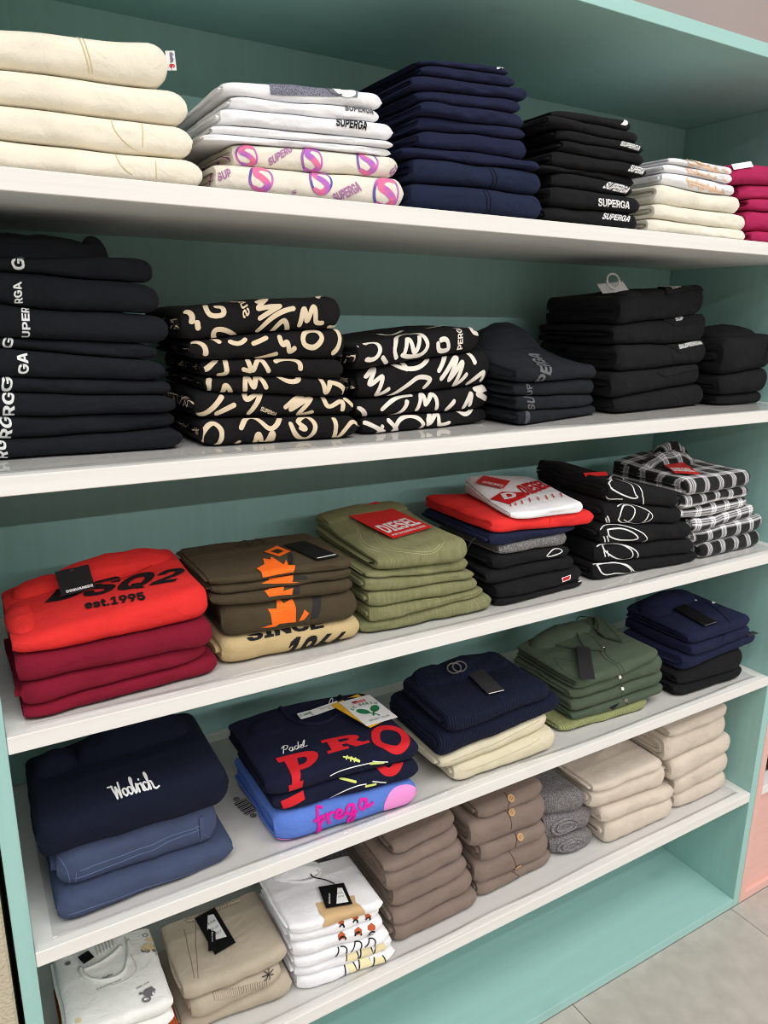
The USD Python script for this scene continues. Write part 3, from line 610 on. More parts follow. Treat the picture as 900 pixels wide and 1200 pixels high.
# ------------------------------------------------------------------ the folded clothes
PRINT_SIDE = strokes_cloth('cloth_print_edge', (22, 21, 22), (222, 206, 178)); RING_SIDE = strokes_cloth('cloth_ring_edge', (226, 218, 204), (170, 96, 150), 26.0, .05)
M = {
 'cream': fabric('cloth_cream', (240, 232, 214)), 'white': fabric('cloth_white', (240, 240, 245), 'jersey'), 'offwhite': fabric('cloth_ivory', (236, 230, 216), 'jersey'),
 'navy': fabric('cloth_navy', (29, 34, 60)), 'navy2': fabric('cloth_navy_zip', (30, 38, 62)), 'black': fabric('cloth_black', (25, 25, 27)), 'inkblack': fabric('cloth_ink_black', (25, 27, 32)),
 'vanilla': fabric('cloth_vanilla', (236, 231, 215)), 'magenta': fabric('cloth_magenta', (176, 42, 90)), 'printblack': fabric('cloth_print_black', (22, 21, 22)), 'charcoal': fabric('cloth_charcoal', (30, 33, 38), 'jersey'),
 'red': fabric('cloth_red', (222, 50, 48)), 'maroon': fabric('cloth_maroon', (124, 22, 44)), 'olive': fabric('cloth_olive', (72, 63, 47)), 'tan': fabric('cloth_tan', (194, 172, 128)),
 'jeans': fabric('cloth_green_jeans', (130, 131, 94), 'denim'), 'grey': fabric('cloth_grey', (122, 120, 120), 'melange'), 'plaid': plaid('cloth_plaid'),
 'darknavy': fabric('cloth_dark_navy', (17, 23, 40)), 'blue': fabric('cloth_slate_blue', (68, 78, 106), 'twill'), 'sky': fabric('cloth_sky_blue', (92, 126, 208)), 'knitnavy': fabric('knit_navy', (22, 26, 48)),
 'ribnavy': fabric('rib_navy', (23, 29, 50), 'rib'), 'sand': fabric('cloth_sand', (218, 210, 184), 'twill'), 'green': fabric('cloth_dark_green', (80, 92, 76), 'twill'), 'lime': fabric('rib_moss_green', (156, 162, 112), 'rib'),
 'beige': fabric('cloth_beige', (182, 170, 152), 'twill'), 'brown': fabric('cloth_brown', (132, 116, 107)), 'greyknit': fabric('knit_grey', (124, 120, 121), 'melange'), 'oat': fabric('cloth_oat', (207, 195, 181)),
 'milk': fabric('cloth_milk', (234, 234, 230), 'jersey'), 'rust': fabric('rib_rust', (176, 78, 34), 'rib'),
}
K = {}
def stack(name, items, where, group=None, L=0.25, amp=0.0045, slope=0.0, shear=0.0, **kw):
    """items, bottom up: (kind, look, category, material[, overrides])."""
    sh, xa, xb, ya, yb, sz, gx = ST[name]
    st = Stack(name, sh, xa, xb, ya, yb, sz, gx, L=L, amp=amp, slope=slope, shear=shear)
    K[name] = st
    st.items = items; st.where = where; st.group = group; st.kw = kw
    return st
def build(name):
    st = K[name]
    for i, it in enumerate(st.items):
        kind, lk, cat, mat = it[:4]; ov = dict(st.kw); ov.update(it[4] if len(it) > 4 else {})
        group = ov.pop('group', st.group); label = ov.pop('label', None) or '%s, %s in %s' % (lk, ordinal(i, st.n), st.where)
        garment(st, i, kind, label, cat, M[mat], group, **ov)
    return [GAR[(name, i)] for i in range(st.n)]
HS, TS = 'hooded_sweatshirt', 't_shirt'
stack('A1', [(HS, 'folded cream sweatshirt', 'sweatshirt', 'cream')] * 4, 'leftmost stack on the top shelf', 'cream sweatshirts on the top shelf', L=.27, minL=.3, nu=44, rR=.030, minR=.35)
stack('A2', [('sweatshirt', 'cream sweatshirt with purple rings', 'sweatshirt', 'offwhite', dict(rL=.01, minL=.8, inner=RING_SIDE))] * 2 + [(TS, 'folded white t-shirt', 't-shirt', 'white')] * 5, 'the white top shelf stack', 'white t-shirts and printed sweatshirts on the top shelf', L=.27, minL=.75)
stack('A3', [(HS, 'folded navy zip sweatshirt', 'sweatshirt', 'navy2')] * 2 + [('sweatshirt', 'folded navy sweatshirt', 'sweatshirt', 'navy')] * 8, 'the navy stack on the top shelf', 'navy sweatshirts on the top shelf', L=.28)
stack('A4', [('sweatshirt', 'folded black sweatshirt', 'sweatshirt', 'black')] * 9, 'the black stack on the top shelf', 'black sweatshirts on the top shelf', L=.28)
stack('A5', [('sweatshirt', 'folded ivory sweatshirt', 'sweatshirt', 'vanilla')] * 3 + [(TS, 'white t-shirt with peach print', 't-shirt', 'white')] * 3, 'the stack beside the magenta ones', 'white and ivory tops on the top shelf', L=.27, minL=.7)
stack('A6', [('sweatshirt', 'folded magenta sweatshirt', 'sweatshirt', 'magenta')] * 5, 'rightmost stack on the top shelf', 'magenta sweatshirts on the top shelf', L=.27)
stack('B1', [(HS, 'black white-lettered sweatshirt', 'sweatshirt', 'inkblack')] * 9, 'leftmost stack on the second shelf', 'black lettered sweatshirts on the second shelf', L=.27, nu=44, rR=.03, minR=.4, minL=.4)
stack('B2', [('sweatshirt', 'black brush print sweatshirt', 'sweatshirt', 'printblack')] * 6, 'the taller patterned stack', 'brush print sweatshirts in the taller stack', L=.26, inner=PRINT_SIDE, nu=40, minR=.4)
stack('B3', [('sweatshirt', 'black brush print sweatshirt', 'sweatshirt', 'printblack')] * 4, 'the shorter patterned stack', 'brush print sweatshirts in the shorter stack', L=.26, inner=PRINT_SIDE, nu=40, minR=.4)
stack('B4', [(TS, 'charcoal grey-lettered t-shirt', 't-shirt', 'charcoal')] * 4, 'the low dark second shelf stack', 'charcoal t-shirts on the second shelf', L=.24, minR=.4)
stack('B5', [('cargo_trousers', 'black flap pocket trousers', 'trousers', 'black')] * 5, 'the stack under a white tag', 'black flap pocket trousers', L=.27, nu=40, minL=.6, minR=.5)
stack('B6', [('sweatshirt', 'folded black garment', 'sweatshirt', 'black')] * 3, 'rightmost stack on the second shelf', 'black garments at the end of the second shelf', L=.27)
stack('C1', [('sweatshirt', 'folded maroon sweatshirt', 'sweatshirt', 'maroon')] * 3 + [('sweatshirt', 'red sweatshirt with black hang tag', 'sweatshirt', 'red')], 'leftmost stack on the third shelf', None, L=.235, nu=44, minL=.6, minR=.4)
stack('C2', [('sweatshirt', 'tan sweatshirt with black lettering', 'sweatshirt', 'tan')] + [('sweatshirt', 'olive sweatshirt with orange leaf', 'sweatshirt', 'olive')] * 4, 'the leaf print stack', 'olive leaf print sweatshirts', L=.21, nu=40, minR=.4)
stack('C3', [('jeans', 'folded green jeans', 'jeans', 'jeans')] * 6, 'the green stack on the third shelf', 'green jeans on the third shelf', L=.29, nu=40, minR=.5)
stack('C4', [('sweatpants', 'folded black sweatpants', 'trousers', 'black')] * 4 + [('sweatpants', 'folded grey melange sweatpants', 'trousers', 'grey', dict(layers=1)), ('sweatshirt', 'folded navy blue sweatshirt', 'sweatshirt', 'navy'), ('sweatshirt', 'folded bright red sweatshirt', 'sweatshirt', 'red'), (TS, 'white t-shirt with red print and red tag', 't-shirt', 'white', dict(L=.27, layers=1, out=[(0, 0, 0), (.2, .05, .055), (.3, .08, .08)]))], 'the mixed colour stack', None, L=.26, nu=36, minR=.4)
stack('C5', [('sweatshirt', 'black outline print sweatshirt', 'sweatshirt', 'black')] * 5, 'black stack on the third shelf', 'outline print sweatshirts on the third shelf', L=.25, nu=40, minR=.35)
stack('C6', [('shirt', 'black and white plaid flannel shirt', 'shirt', 'plaid')] * 6, 'the plaid stack', 'plaid shirts on the third shelf', L=.25, nu=40, minR=.4)
stack('D1', [('trousers', 'folded slate blue trousers', 'trousers', 'blue'), ('trousers', 'slate blue stitched trousers', 'trousers', 'blue'), (HS, 'navy hoodie with white script', 'sweatshirt', 'darknavy')], 'leftmost stack on the fourth shelf', None, L=.20, nu=60, minL=.5, minR=.35, rR=.03)
stack('D2', [('sweater', 'sky blue sweater with pink script', 'sweater', 'sky'), ('sweater', 'navy sweater with hidden red letters', 'sweater', 'knitnavy'), ('sweater', 'navy sweater with red letters and white card', 'sweater', 'knitnavy')], 'the red-lettered sweater stack', None, L=.235, nu=60, minL=.55, minR=.35, rR=.03, rL=.03)
stack('D3', [('trousers', 'folded sand coloured trousers', 'trousers', 'sand'), ('trousers', 'folded sand coloured trousers', 'trousers', 'sand'), ('sweater', 'navy ribbed sweater', 'sweater', 'ribnavy'), ('sweater', 'navy ribbed sweater', 'sweater', 'ribnavy')], 'the ribbed navy sweater stack', None, L=.21, nu=50, minR=.4)
stack('D4', [('sweater', 'moss green ribbed knit sweater', 'sweater', 'lime')] + [('shirt', 'dark green button shirt', 'shirt', 'green')] * 4, 'the dark green shirt stack', 'dark green button shirts', L=.23, nu=50, minR=.4)
stack('D5', [('sweatshirt', 'folded black garment', 'sweatshirt', 'black')] * 2 + [(HS, 'navy zip sweatshirt', 'sweatshirt', 'navy')] * 3, 'rightmost stack on the fourth shelf', None, L=.23, nu=40, minR=.4)
ST['E9'] = (5, .54, .76, .285, .275, [(.0015, .0015), (.048, .048), (.098, .096)], [(.545, .755), (.55, .75)])
stack('E9', [('knit_jumper', 'grey knit garment', 'sweater', 'greyknit'), ('knit_jumper', 'grey knit garment', 'sweater', 'grey')], 'the low pile behind the printed t-shirts', 'grey garments behind the printed t-shirts', L=.17)
ST['E1'] = (5, 0.035, 0.235, 0.066, 0.058, [(.0015, .0015), (.035, .035), (.072, .070), (.101, .098), (.132, .128)], [(.030, .235), (.032, .232), (.040, .224), (.036, .226)])
stack('E1', [('knit_jumper', 'rust ribbed jumper', 'sweater', 'rust')] * 2 + [('baby_bodysuit', 'white baby bodysuit with animal prints', 'bodysuit', 'milk')] * 2, 'leftmost stack on the lowest shelf', None, L=.20, nu=50, minR=.4)
stack('E2', [('trousers', 'folded beige trousers', 'trousers', 'beige'), ('trousers', 'beige trousers with ruched waist', 'trousers', 'beige'), ('trousers', 'beige trousers with two black tags', 'trousers', 'beige')], 'the beige stack beside baby clothes', None, L=.20, nu=50, minR=.4)
stack('E3', [(TS, 'white tan-printed t-shirt', 't-shirt', 'white')] * 6, 'the tan print stack on the lowest shelf', 'white printed t-shirts on the lowest shelf', L=.185, nu=44, minR=.4)
stack('E4', [('trousers', 'folded brown jersey trousers', 'trousers', 'brown')] * 6, 'the brown stack without buttons', 'brown trousers on the lowest shelf', L=.25, nu=40, minR=.45, minL=.7)
stack('E5', [('cardigan', 'brown cardigan with wooden button', 'cardigan', 'brown')] * 5, 'the buttoned brown stack', 'brown buttoned cardigans on the lowest shelf', L=.24, nu=40, minR=.5, minL=.7)
stack('E6', [('knit_trousers', 'grey ribbed knit trousers', 'trousers', 'greyknit')] * 3, 'grey stack on the lowest shelf', 'grey knit trousers on the lowest shelf', L=.22, nu=36, minL=.75, minR=.6)
stack('E7', [('sweatshirt', 'folded oat beige sweatshirt', 'sweatshirt', 'oat')] * 4, 'the wider oat beige stack', 'oat beige sweatshirts in the wider stack', L=.19, nu=44, minR=.4)
stack('E8', [('trousers', 'folded oat beige trousers', 'trousers', 'oat')] * 5, 'rightmost stack on the lowest shelf', 'oat beige trousers at the right end', L=.25, nu=40, minR=.4)
for nm, bs in {'B4': [(1.10, .20, .12, .11, .075), (1.22, .2, .1, .1, .03)], 'B6': [(1.85, .16, .14, .09, .02)], 'C1': [(.20, .21, .15, .06, .016)], 'C3': [(.77, .30, .20, .09, .024)], 'C4': [(1.12, .25, .15, .09, .024)], 'C5': [(1.39, .24, .09, .08, .012)], 'C6': [(1.72, .25, .16, .08, .022)], 'D1': [(.19, .21, .16, .05, .020)],
               'D2': [(.60, .25, .15, .06, .016)], 'D3': [(1.0, .22, .14, .06, .020)], 'D4': [(1.41, .24, .14, .07, .016)], 'D5': [(1.79, .22, .12, .06, .014)], 'E7': [(1.50, .11, .05, .02, .007), (1.56, .14, .05, .025, .008)], 'A2': [(.52, .02, .20, .10, .006)]}.items():
    K[nm].bumps = bs
for nm in K: build(nm)
# ------------------------------------------------------------------ prints and seams, measured on each garment's own cloth: T lettering, S strokes, P patches, L seams, F anchor points
MARKS = [
    ('L', 'A1', 3, 'cream', 'seam', 0.0010, 0.0000, [(0.2109, 0.0920), (0.1966, 0.0167), (0.2008, -0.0018), (0.2065, -0.0208)]),
    ('L', 'A1', 3, 'cream', 'seam', 0.0010, 0.0000, [(0.2145, 0.0920), (0.2014, 0.0175), (0.2052, -0.0013), (0.2109, -0.0209)]),
    ('L', 'A1', 1, 'cream', 'seam', 0.0010, 0.0000, [(0.2318, 0.0473), (0.2334, 0.0045), (0.2481, -0.0100), (0.2703, -0.0207), (0.3113, -0.0222)]),
    ('L', 'A1', 1, 'cream', 'seam', 0.0008, 0.0000, [(0.2723, 0.0286), (0.2701, -0.0120)]),
    ('L', 'A1', 0, 'cream', 'seam', 0.0010, 0.0000, [(0.2308, 0.0442), (0.2358, 0.0019), (0.2509, -0.0095)]),
    ('L', 'A1', 0, 'cream', 'seam', 0.0008, 0.0000, [(0.2850, 0.0132), (0.2854, -0.0130)]),
    ('F', 'A1', 3, 'A1side', [(0.3262, 0.0698), (0.3186, -0.0184)]),
    ('F', 'A1', 3, 'A1tag', [(0.2310, 0.0901), (0.2580, 0.0690), (0.2252, 0.0920)]),
    ('T', 'A2', 4, 'SUPERGA', 'ink', 800, 0, [(0.5758, -0.0006), (0.6328, -0.0025), (0.5786, 0.0122)], 'lettering'),
    ('T', 'A2', 5, 'SUPERGA', 'inkgrey', 800, 0, [(0.5957, 0.0023), (0.6498, 0.0011), (0.5962, 0.0115)], 'lettering'),
    ('P', 'A2', 6, 'halftone', 'print', [(0.4682, 0.0233), (0.5125, 0.0261), (0.5652, 0.0299), (0.6194, 0.0167), (0.6164, 0.0010), (0.5667, -0.0019), (0.5097, -0.0027), (0.4677, -0.0045)]),
    ('S', 'A2', 6, 'inkgrey', 'print', 0.0025, [(0.4728, 0.0240), (0.4844, 0.0119), (0.5062, 0.0215), (0.5012, 0.0253)], True),
    ('S', 'A2', 6, 'inkgrey', 'print', 0.0026, [(0.5051, 0.0256), (0.5168, 0.0231), (0.5372, 0.0271)], True),
    ('S', 'A2', 6, 'inkgrey', 'print', 0.0026, [(0.5678, 0.0259), (0.5689, 0.0044), (0.5872, 0.0012)], True),
    ('S', 'A2', 6, 'inkgrey', 'print', 0.0026, [(0.5971, 0.0259), (0.6179, 0.0265), (0.6167, 0.0163)], True),
    ('S', 'A2', 6, 'white', 'print', 0.0082, [(0.4996, 0.0244), (0.5080, 0.0200), (0.5279, 0.0255)], True),
    ('S', 'A2', 6, 'white', 'print', 0.0105, [(0.5764, 0.0234), (0.5840, 0.0071), (0.6083, 0.0070)], True),
    ('S', 'A2', 6, 'white', 'print', 0.0071, [(0.4815, 0.0252), (0.4840, 0.0175)], True),
    ('F', 'A2', 1, 'ring52', [(0.4290, -0.0020), (0.4525, -0.0025), (0.4346, 0.0351)]),
    ('F', 'A2', 1, 'ring52', [(0.5385, -0.0005), (0.5665, -0.0002), (0.5433, 0.0261)]),
    ('F', 'A2', 1, 'ring54', [(0.6432, 0.0045), (0.6723, 0.0042), (0.6564, 0.0429)]),
    ('F', 'A2', 0, 'ring60', [(0.4464, 0.0018), (0.4754, 0.0022), (0.4667, 0.0707)]),
    ('F', 'A2', 0, 'ring56', [(0.5520, 0.0087), (0.5818, 0.0079), (0.5781, 0.0807)]),
    ('F', 'A2', 0, 'ring56', [(0.6777, -0.0017), (0.7160, -0.0013), (0.6772, 0.0202)]),
    ('T', 'A2', 1, 'SUPERG', 'mauve', 800, 0, [(0.4639, -0.0068), (0.5061, 0.0191), (0.4619, 0.0044)], 'lettering'),
    ('T', 'A2', 1, 'SUP', 'mauve', 800, 0, [(0.6933, -0.0032), (0.7270, 0.0287), (0.6861, 0.0062)], 'lettering'),
    ('T', 'A2', 0, 'SUP', 'mauve', 800, 0, [(0.3810, -0.0078), (0.3993, 0.0021), (0.3773, 0.0050)], 'lettering'),
    ('T', 'A2', 0, 'SUPERGA', 'mauve', 800, 0, [(0.5815, -0.0267), (0.6281, -0.0040), (0.5729, -0.0130)], 'lettering'),
    ('T', 'A2', 0, 'S', 'mauve', 800, 0, [(0.5006, -0.0183), (0.5086, -0.0163), (0.4996, -0.0123)], 'lettering'),
    ('T', 'A3', 9, 'SUPE', 'white', 800, 0, [(0.8959, -0.0010), (0.9440, 0.0109), (0.9076, 0.0119)], 'lettering'),
    ('L', 'A3', 0, 'deepnavy', 'zip_seam', 0.0014, 0.0000, [(0.8835, 0.0230), (0.8907, -0.0009), (0.8950, -0.0215)]),
    ('L', 'A3', 1, 'deepnavy', 'zip_seam', 0.0014, 0.0000, [(0.8974, 0.0181), (0.9052, -0.0013), (0.9090, -0.0222)]),
    ('L', 'A3', 0, 'deepnavy', 'zip_seam', 0.0014, 0.0000, [(0.8928, 0.0247), (0.8985, -0.0004), (0.9029, -0.0208)]),
    ('L', 'A3', 1, 'deepnavy', 'zip_seam', 0.0014, 0.0000, [(0.9055, 0.0185), (0.9134, -0.0007), (0.9165, -0.0209)]),
    ('T', 'A4', 1, 'SUPERGA', 'white', 800, 0, [(1.1687, -0.0121), (1.2617, -0.0121), (1.1646, 0.0034)], 'lettering'),
    ('T', 'A4', 0, 'SUPERGA', 'white', 800, 0, [(1.1884, 0.0066), (1.2722, 0.0061), (1.1979, 0.0189)], 'lettering'),
    ('T', 'A4', 2, 'SUPERGA', 'white', 800, 0, [(1.1831, 0.0027), (1.2523, -0.0034), (1.2031, 0.0233)], 'lettering'),
    ('T', 'A4', 4, 'SUPERGA', 'white', 800, 0, [(1.2458, 0.0018), (1.3016, 0.0006), (1.2617, 0.0279)], 'lettering'),
    ('T', 'A4', 6, 'SUPERGA', 'white', 800, 0, [(1.2207, -0.0034), (1.2754, -0.0090), (1.2259, 0.0132)], 'lettering'),
    ('P', 'A4', 8, 'white', 'logo', [(1.2255, -0.0016), (1.2470, 0.0156), (1.2484, 0.0026), (1.2421, -0.0013)]),
    ('L', 'A4', 5, 'ink', 'seam', 0.0007, 0.0000, [(1.2327, 0.0289), (1.2508, 0.0056), (1.2618, 0.0036)]),
    ('S', 'A5', 3, 'peach', 'print', 0.0036, [(1.4421, 0.0066), (1.4463, -0.0026), (1.4644, -0.0065)], True),
    ('S', 'A5', 3, 'peach', 'print', 0.0037, [(1.4771, 0.0044), (1.4816, -0.0045), (1.5012, -0.0090)], True),
    ('S', 'A5', 3, 'peach', 'print', 0.0038, [(1.5152, 0.0017), (1.5225, -0.0080), (1.5491, -0.0157)], True),
    ('S', 'A5', 3, 'peach', 'print', 0.0038, [(1.5404, -0.0001), (1.5526, -0.0112), (1.5835, -0.0234)], True),
    ('S', 'A5', 3, 'peach', 'print', 0.0038, [(1.5662, -0.0024), (1.5889, -0.0181), (1.6161, -0.0263)], True),
    ('S', 'A5', 3, 'peach', 'print', 0.0029, [(1.4374, 0.0015), (1.5061, -0.0011), (1.5881, -0.0143)], True),
    ('S', 'A5', 3, 'peach', 'print', 0.0029, [(1.4552, -0.0026), (1.5257, -0.0068), (1.6134, -0.0207)], True),
    ('S', 'A5', 4, 'peach', 'print', 0.0037, [(1.4455, 0.0212), (1.4410, -0.0041), (1.4635, -0.0119)], True),
    ('S', 'A5', 4, 'peach', 'print', 0.0037, [(1.4692, 0.0047), (1.4772, -0.0083), (1.4996, -0.0181)], True),
    ('S', 'A5', 4, 'peach', 'print', 0.0037, [(1.5035, 0.0002), (1.5227, -0.0141), (1.5341, -0.0231)], True),
    ('S', 'A5', 4, 'peach', 'print', 0.0038, [(1.5285, -0.0016), (1.5478, -0.0178), (1.5783, -0.0203)], True),
    ('S', 'A5', 4, 'peach', 'print', 0.0038, [(1.5540, -0.0034), (1.5777, -0.0204), (1.5720, -0.0231)], True),
    ('S', 'A5', 4, 'peach', 'print', 0.0029, [(1.4347, 0.0020), (1.4951, -0.0038), (1.5803, -0.0161)], True),
    ('S', 'A5', 4, 'peach', 'print', 0.0029, [(1.4493, -0.0045), (1.5234, -0.0116), (1.5897, -0.0193)], True),
    ('S', 'A5', 5, 'peach', 'print', 0.0037, [(1.4446, 0.0240), (1.4310, -0.0018), (1.4528, -0.0068)], True),
    ('S', 'A5', 5, 'peach', 'print', 0.0037, [(1.4726, 0.0162), (1.4703, -0.0036), (1.4928, -0.0106)], True),
    ('S', 'A5', 5, 'peach', 'print', 0.0037, [(1.5001, 0.0043), (1.5125, -0.0071), (1.5380, -0.0157)], True),
    ('S', 'A5', 5, 'peach', 'print', 0.0038, [(1.5242, 0.0020), (1.5401, -0.0106), (1.5521, -0.0206)], True),
    ('S', 'A5', 5, 'peach', 'print', 0.0038, [(1.5488, -0.0002), (1.5732, -0.0159), (1.5730, -0.0206)], True),
    ('S', 'A5', 5, 'peach', 'print', 0.0029, [(1.4295, 0.0073), (1.4924, 0.0007), (1.5725, -0.0128)], True),
    ('S', 'A5', 5, 'peach', 'print', 0.0029, [(1.4388, -0.0021), (1.5150, -0.0054), (1.5846, -0.0183)], True),
    ('F', 'A6', 4, 'A6tag', [(1.6089, 0.0064), (1.6638, 0.0117), (1.6114, 0.0205)]),
    ('T', 'B1', 8, 'GA', 'white', 800, 0, [(0.1079, -0.0091), (0.1096, 0.0393), (0.0906, -0.0112)], 'lettering'),
    ('T', 'B1', 7, 'RGA', 'white', 800, 0, [(0.0987, -0.0202), (0.1019, 0.0116), (0.0873, -0.0238)], 'lettering'),
    ('T', 'B1', 6, 'UPER', 'white', 800, 0, [(0.1049, -0.0182), (0.1085, 0.0515), (0.0942, -0.0194)], 'lettering'),
    ('T', 'B1', 5, 'G', 'white', 800, 0, [(0.0770, -0.0299), (0.0824, 0.0219), (0.0632, -0.0305)], 'lettering'),
    ('T', 'B1', 4, 'GA', 'white', 800, 0, [(0.0953, -0.0137), (0.0965, 0.0159), (0.0806, -0.0146)], 'lettering'),
    ('T', 'B1', 3, 'G', 'white', 800, 0, [(0.0688, -0.0105), (0.0730, 0.0297), (0.0541, -0.0123)], 'lettering'),
    ('T', 'B1', 2, 'RG', 'white', 800, 0, [(0.0715, -0.0145), (0.0753, 0.0291), (0.0553, -0.0143)], 'lettering'),
    ('T', 'B1', 1, 'RG', 'white', 800, 0, [(0.0651, -0.0193), (0.0645, 0.0172), (0.0487, -0.0162)], 'lettering'),
    ('T', 'B1', 0, 'RG', 'white', 800, 0, [(0.0544, -0.0332), (0.0539, 0.0160), (0.0381, -0.0277)], 'lettering'),
    ('S', 'B2', 5, 'creamink', 'brush_print', 0.0085, [(0.3792, 0.0516), (0.3767, 0.0135), (0.3998, 0.0128), (0.3993, 0.0243), (0.3904, 0.0282)], True),
    ('S', 'B2', 5, 'creamink', 'brush_print', 0.0083, [(0.3424, 0.0241), (0.3487, 0.0166), (0.3480, 0.0035)], True),
    ('S', 'B2', 5, 'creamink', 'brush_print', 0.0082, [(0.3559, 0.0019), (0.3564, -0.0075)], True),
    ('S', 'B2', 5, 'creamink', 'brush_print', 0.0083, [(0.3858, -0.0327), (0.3843, -0.0134), (0.4107, -0.0216), (0.4212, -0.0514)], True),
    ('S', 'B2', 5, 'creamink', 'brush_print', 0.0084, [(0.4608, 0.0282), (0.4773, 0.0327), (0.4609, 0.0143), (0.4775, 0.0151), (0.4945, 0.0147)], True),
    ('S', 'B2', 5, 'creamink', 'brush_print', 0.0084, [(0.4610, -0.0019), (0.4967, 0.0146)], True),
    ('S', 'B2', 5, 'creamink', 'brush_print', 0.0084, [(0.4593, -0.0248), (0.4886, 0.0002), (0.5210, 0.0094)], True),
    ('S', 'B2', 5, 'creamink', 'brush_print', 0.0085, [(0.4843, -0.0450), (0.4906, -0.0198), (0.5041, -0.0101), (0.5117, -0.0244), (0.5115, -0.0453)], True),
    ('S', 'B2', 5, 'creamink', 'brush_print', 0.0085, [(0.5329, -0.0191), (0.5415, 0.0082), (0.5454, -0.0122), (0.5597, 0.0109), (0.5628, -0.0145), (0.5741, -0.0165)], True),
    ('S', 'B2', 5, 'creamink', 'brush_print', 0.0086, [(0.5103, 0.0724), (0.5890, 0.2273)], True),
    ('S', 'B2', 5, 'creamink', 'brush_print', 0.0087, [(0.5718, 0.0320), (0.6076, 0.0645), (0.6184, 0.0411)], True),
    ('S', 'B2', 5, 'creamink', 'brush_print', 0.0087, [(0.5900, -0.0256), (0.6196, -0.0327)], True),
    ('T', 'B2', 5, 'SUPERG', 'creamink', 800, 0, [(0.4324, -0.0010), (0.4272, 0.0949), (0.4440, 0.0055)], 'lettering'),
    ('S', 'B2', 4, 'creamink', 'brush_print', 0.0083, [(0.3592, 0.0479), (0.3753, 0.0362), (0.3920, 0.0160)], True),
    ('S', 'B2', 4, 'creamink', 'brush_print', 0.0083, [(0.3502, 0.0232), (0.3653, 0.0113), (0.3671, -0.0092)], True),
    ('S', 'B2', 4, 'creamink', 'brush_print', 0.0083, [(0.4105, 0.0137), (0.4248, 0.0079), (0.4367, 0.0139)], True),
    ('S', 'B2', 4, 'creamink', 'brush_print', 0.0084, [(0.4507, 0.0056), (0.4620, 0.0093), (0.4738, 0.0141)], True),
    ('S', 'B2', 4, 'creamink', 'brush_print', 0.0085, [(0.4980, 0.0139), (0.5024, 0.0009), (0.5097, 0.0048), (0.5135, -0.0097), (0.5223, -0.0055)], True),
    ('S', 'B2', 4, 'creamink', 'brush_print', 0.0085, [(0.5401, 0.0100), (0.5475, 0.0206), (0.5710, 0.0211), (0.5746, 0.0073), (0.5611, -0.0032), (0.5431, -0.0007), (0.5397, 0.0080)], True),
    ('S', 'B2', 4, 'creamink', 'brush_print', 0.0088, [(0.6080, 0.0265), (0.6121, 0.0065), (0.5971, -0.0133)], True),
    ('S', 'B2', 4, 'creamink', 'brush_print', 0.0084, [(0.4562, -0.0252), (0.4894, -0.0148)], True),
    ('S', 'B2', 3, 'creamink', 'brush_print', 0.0083, [(0.3668, -0.0040), (0.3850, 0.0126), (0.3995, 0.0394), (0.4028, 0.0137), (0.4009, -0.0064), (0.3889, -0.0122)], True),
    ('S', 'B2', 3, 'creamink', 'brush_print', 0.0084, [(0.4406, 0.0153), (0.4489, -0.0028), (0.4557, 0.0103), (0.4751, -0.0047)], True),
    ('S', 'B2', 3, 'creamink', 'brush_print', 0.0085, [(0.4907, 0.0121), (0.5186, 0.0170), (0.5305, 0.0118), (0.5339, 0.0000)], True),
    ('S', 'B2', 3, 'creamink', 'brush_print', 0.0087, [(0.5680, 0.0262), (0.5960, 0.0338)], True),
    ('S', 'B2', 3, 'creamink', 'brush_print', 0.0083, [(0.4312, -0.0024), (0.4420, -0.0056)], True),
    ('S', 'B2', 2, 'creamink', 'brush_print', 0.0084, [(0.3766, 0.0107), (0.3717, -0.0129)], True),
    ('S', 'B2', 2, 'creamink', 'brush_print', 0.0084, [(0.3930, -0.0297), (0.4024, -0.0010), (0.4093, -0.0187)], True),
    ('S', 'B2', 2, 'creamink', 'brush_print', 0.0084, [(0.4331, -0.0089), (0.4409, 0.0160), (0.4489, -0.0038), (0.4584, 0.0169), (0.4708, -0.0030)], True),
    ('S', 'B2', 2, 'creamink', 'brush_print', 0.0085, [(0.4971, 0.0317), (0.5070, 0.0105), (0.5312, 0.0127), (0.5322, 0.0268)], True),
    ('S', 'B2', 2, 'creamink', 'brush_print', 0.0087, [(0.5751, 0.0172), (0.5831, -0.0067), (0.5921, 0.0116), (0.6214, -0.0037), (0.6208, -0.0244)], True),
    ('S', 'B2', 1, 'creamink', 'brush_print', 0.0084, [(0.3581, -0.0181), (0.3749, -0.0044), (0.3939, 0.0151)], True),
    ('S', 'B2', 1, 'creamink', 'brush_print', 0.0084, [(0.3844, -0.0121), (0.4132, 0.0013)], True),
    ('S', 'B2', 1, 'creamink', 'brush_print', 0.0085, [(0.4416, 0.0339), (0.4378, 0.0109), (0.4574, 0.0227), (0.4410, -0.0133)], True),
    ('S', 'B2', 1, 'creamink', 'brush_print', 0.0086, [(0.5077, -0.0012), (0.5469, 0.0283), (0.5174, -0.0058), (0.5574, 0.0190), (0.5331, -0.0172), (0.5582, -0.0115)], True),
    ('S', 'B2', 1, 'creamink', 'brush_print', 0.0088, [(0.5815, 0.0202), (0.5974, 0.0022), (0.6129, 0.0119), (0.6168, -0.0060)], True),
    ('S', 'B2', 1, 'creamink', 'brush_print', 0.0089, [(0.6248, 0.0170), (0.6406, 0.0015)], True),
    ('T', 'B2', 1, 'SUPERGA', 'creamink', 800, 0, [(0.4602, -0.0079), (0.4912, -0.0198), (0.4625, -0.0008)], 'lettering'),
    ('S', 'B2', 0, 'creamink', 'brush_print', 0.0084, [(0.3630, -0.0398), (0.3612, 0.0073), (0.3786, 0.0156), (0.3863, 0.0026), (0.3821, -0.0207), (0.3677, -0.0355)], True),
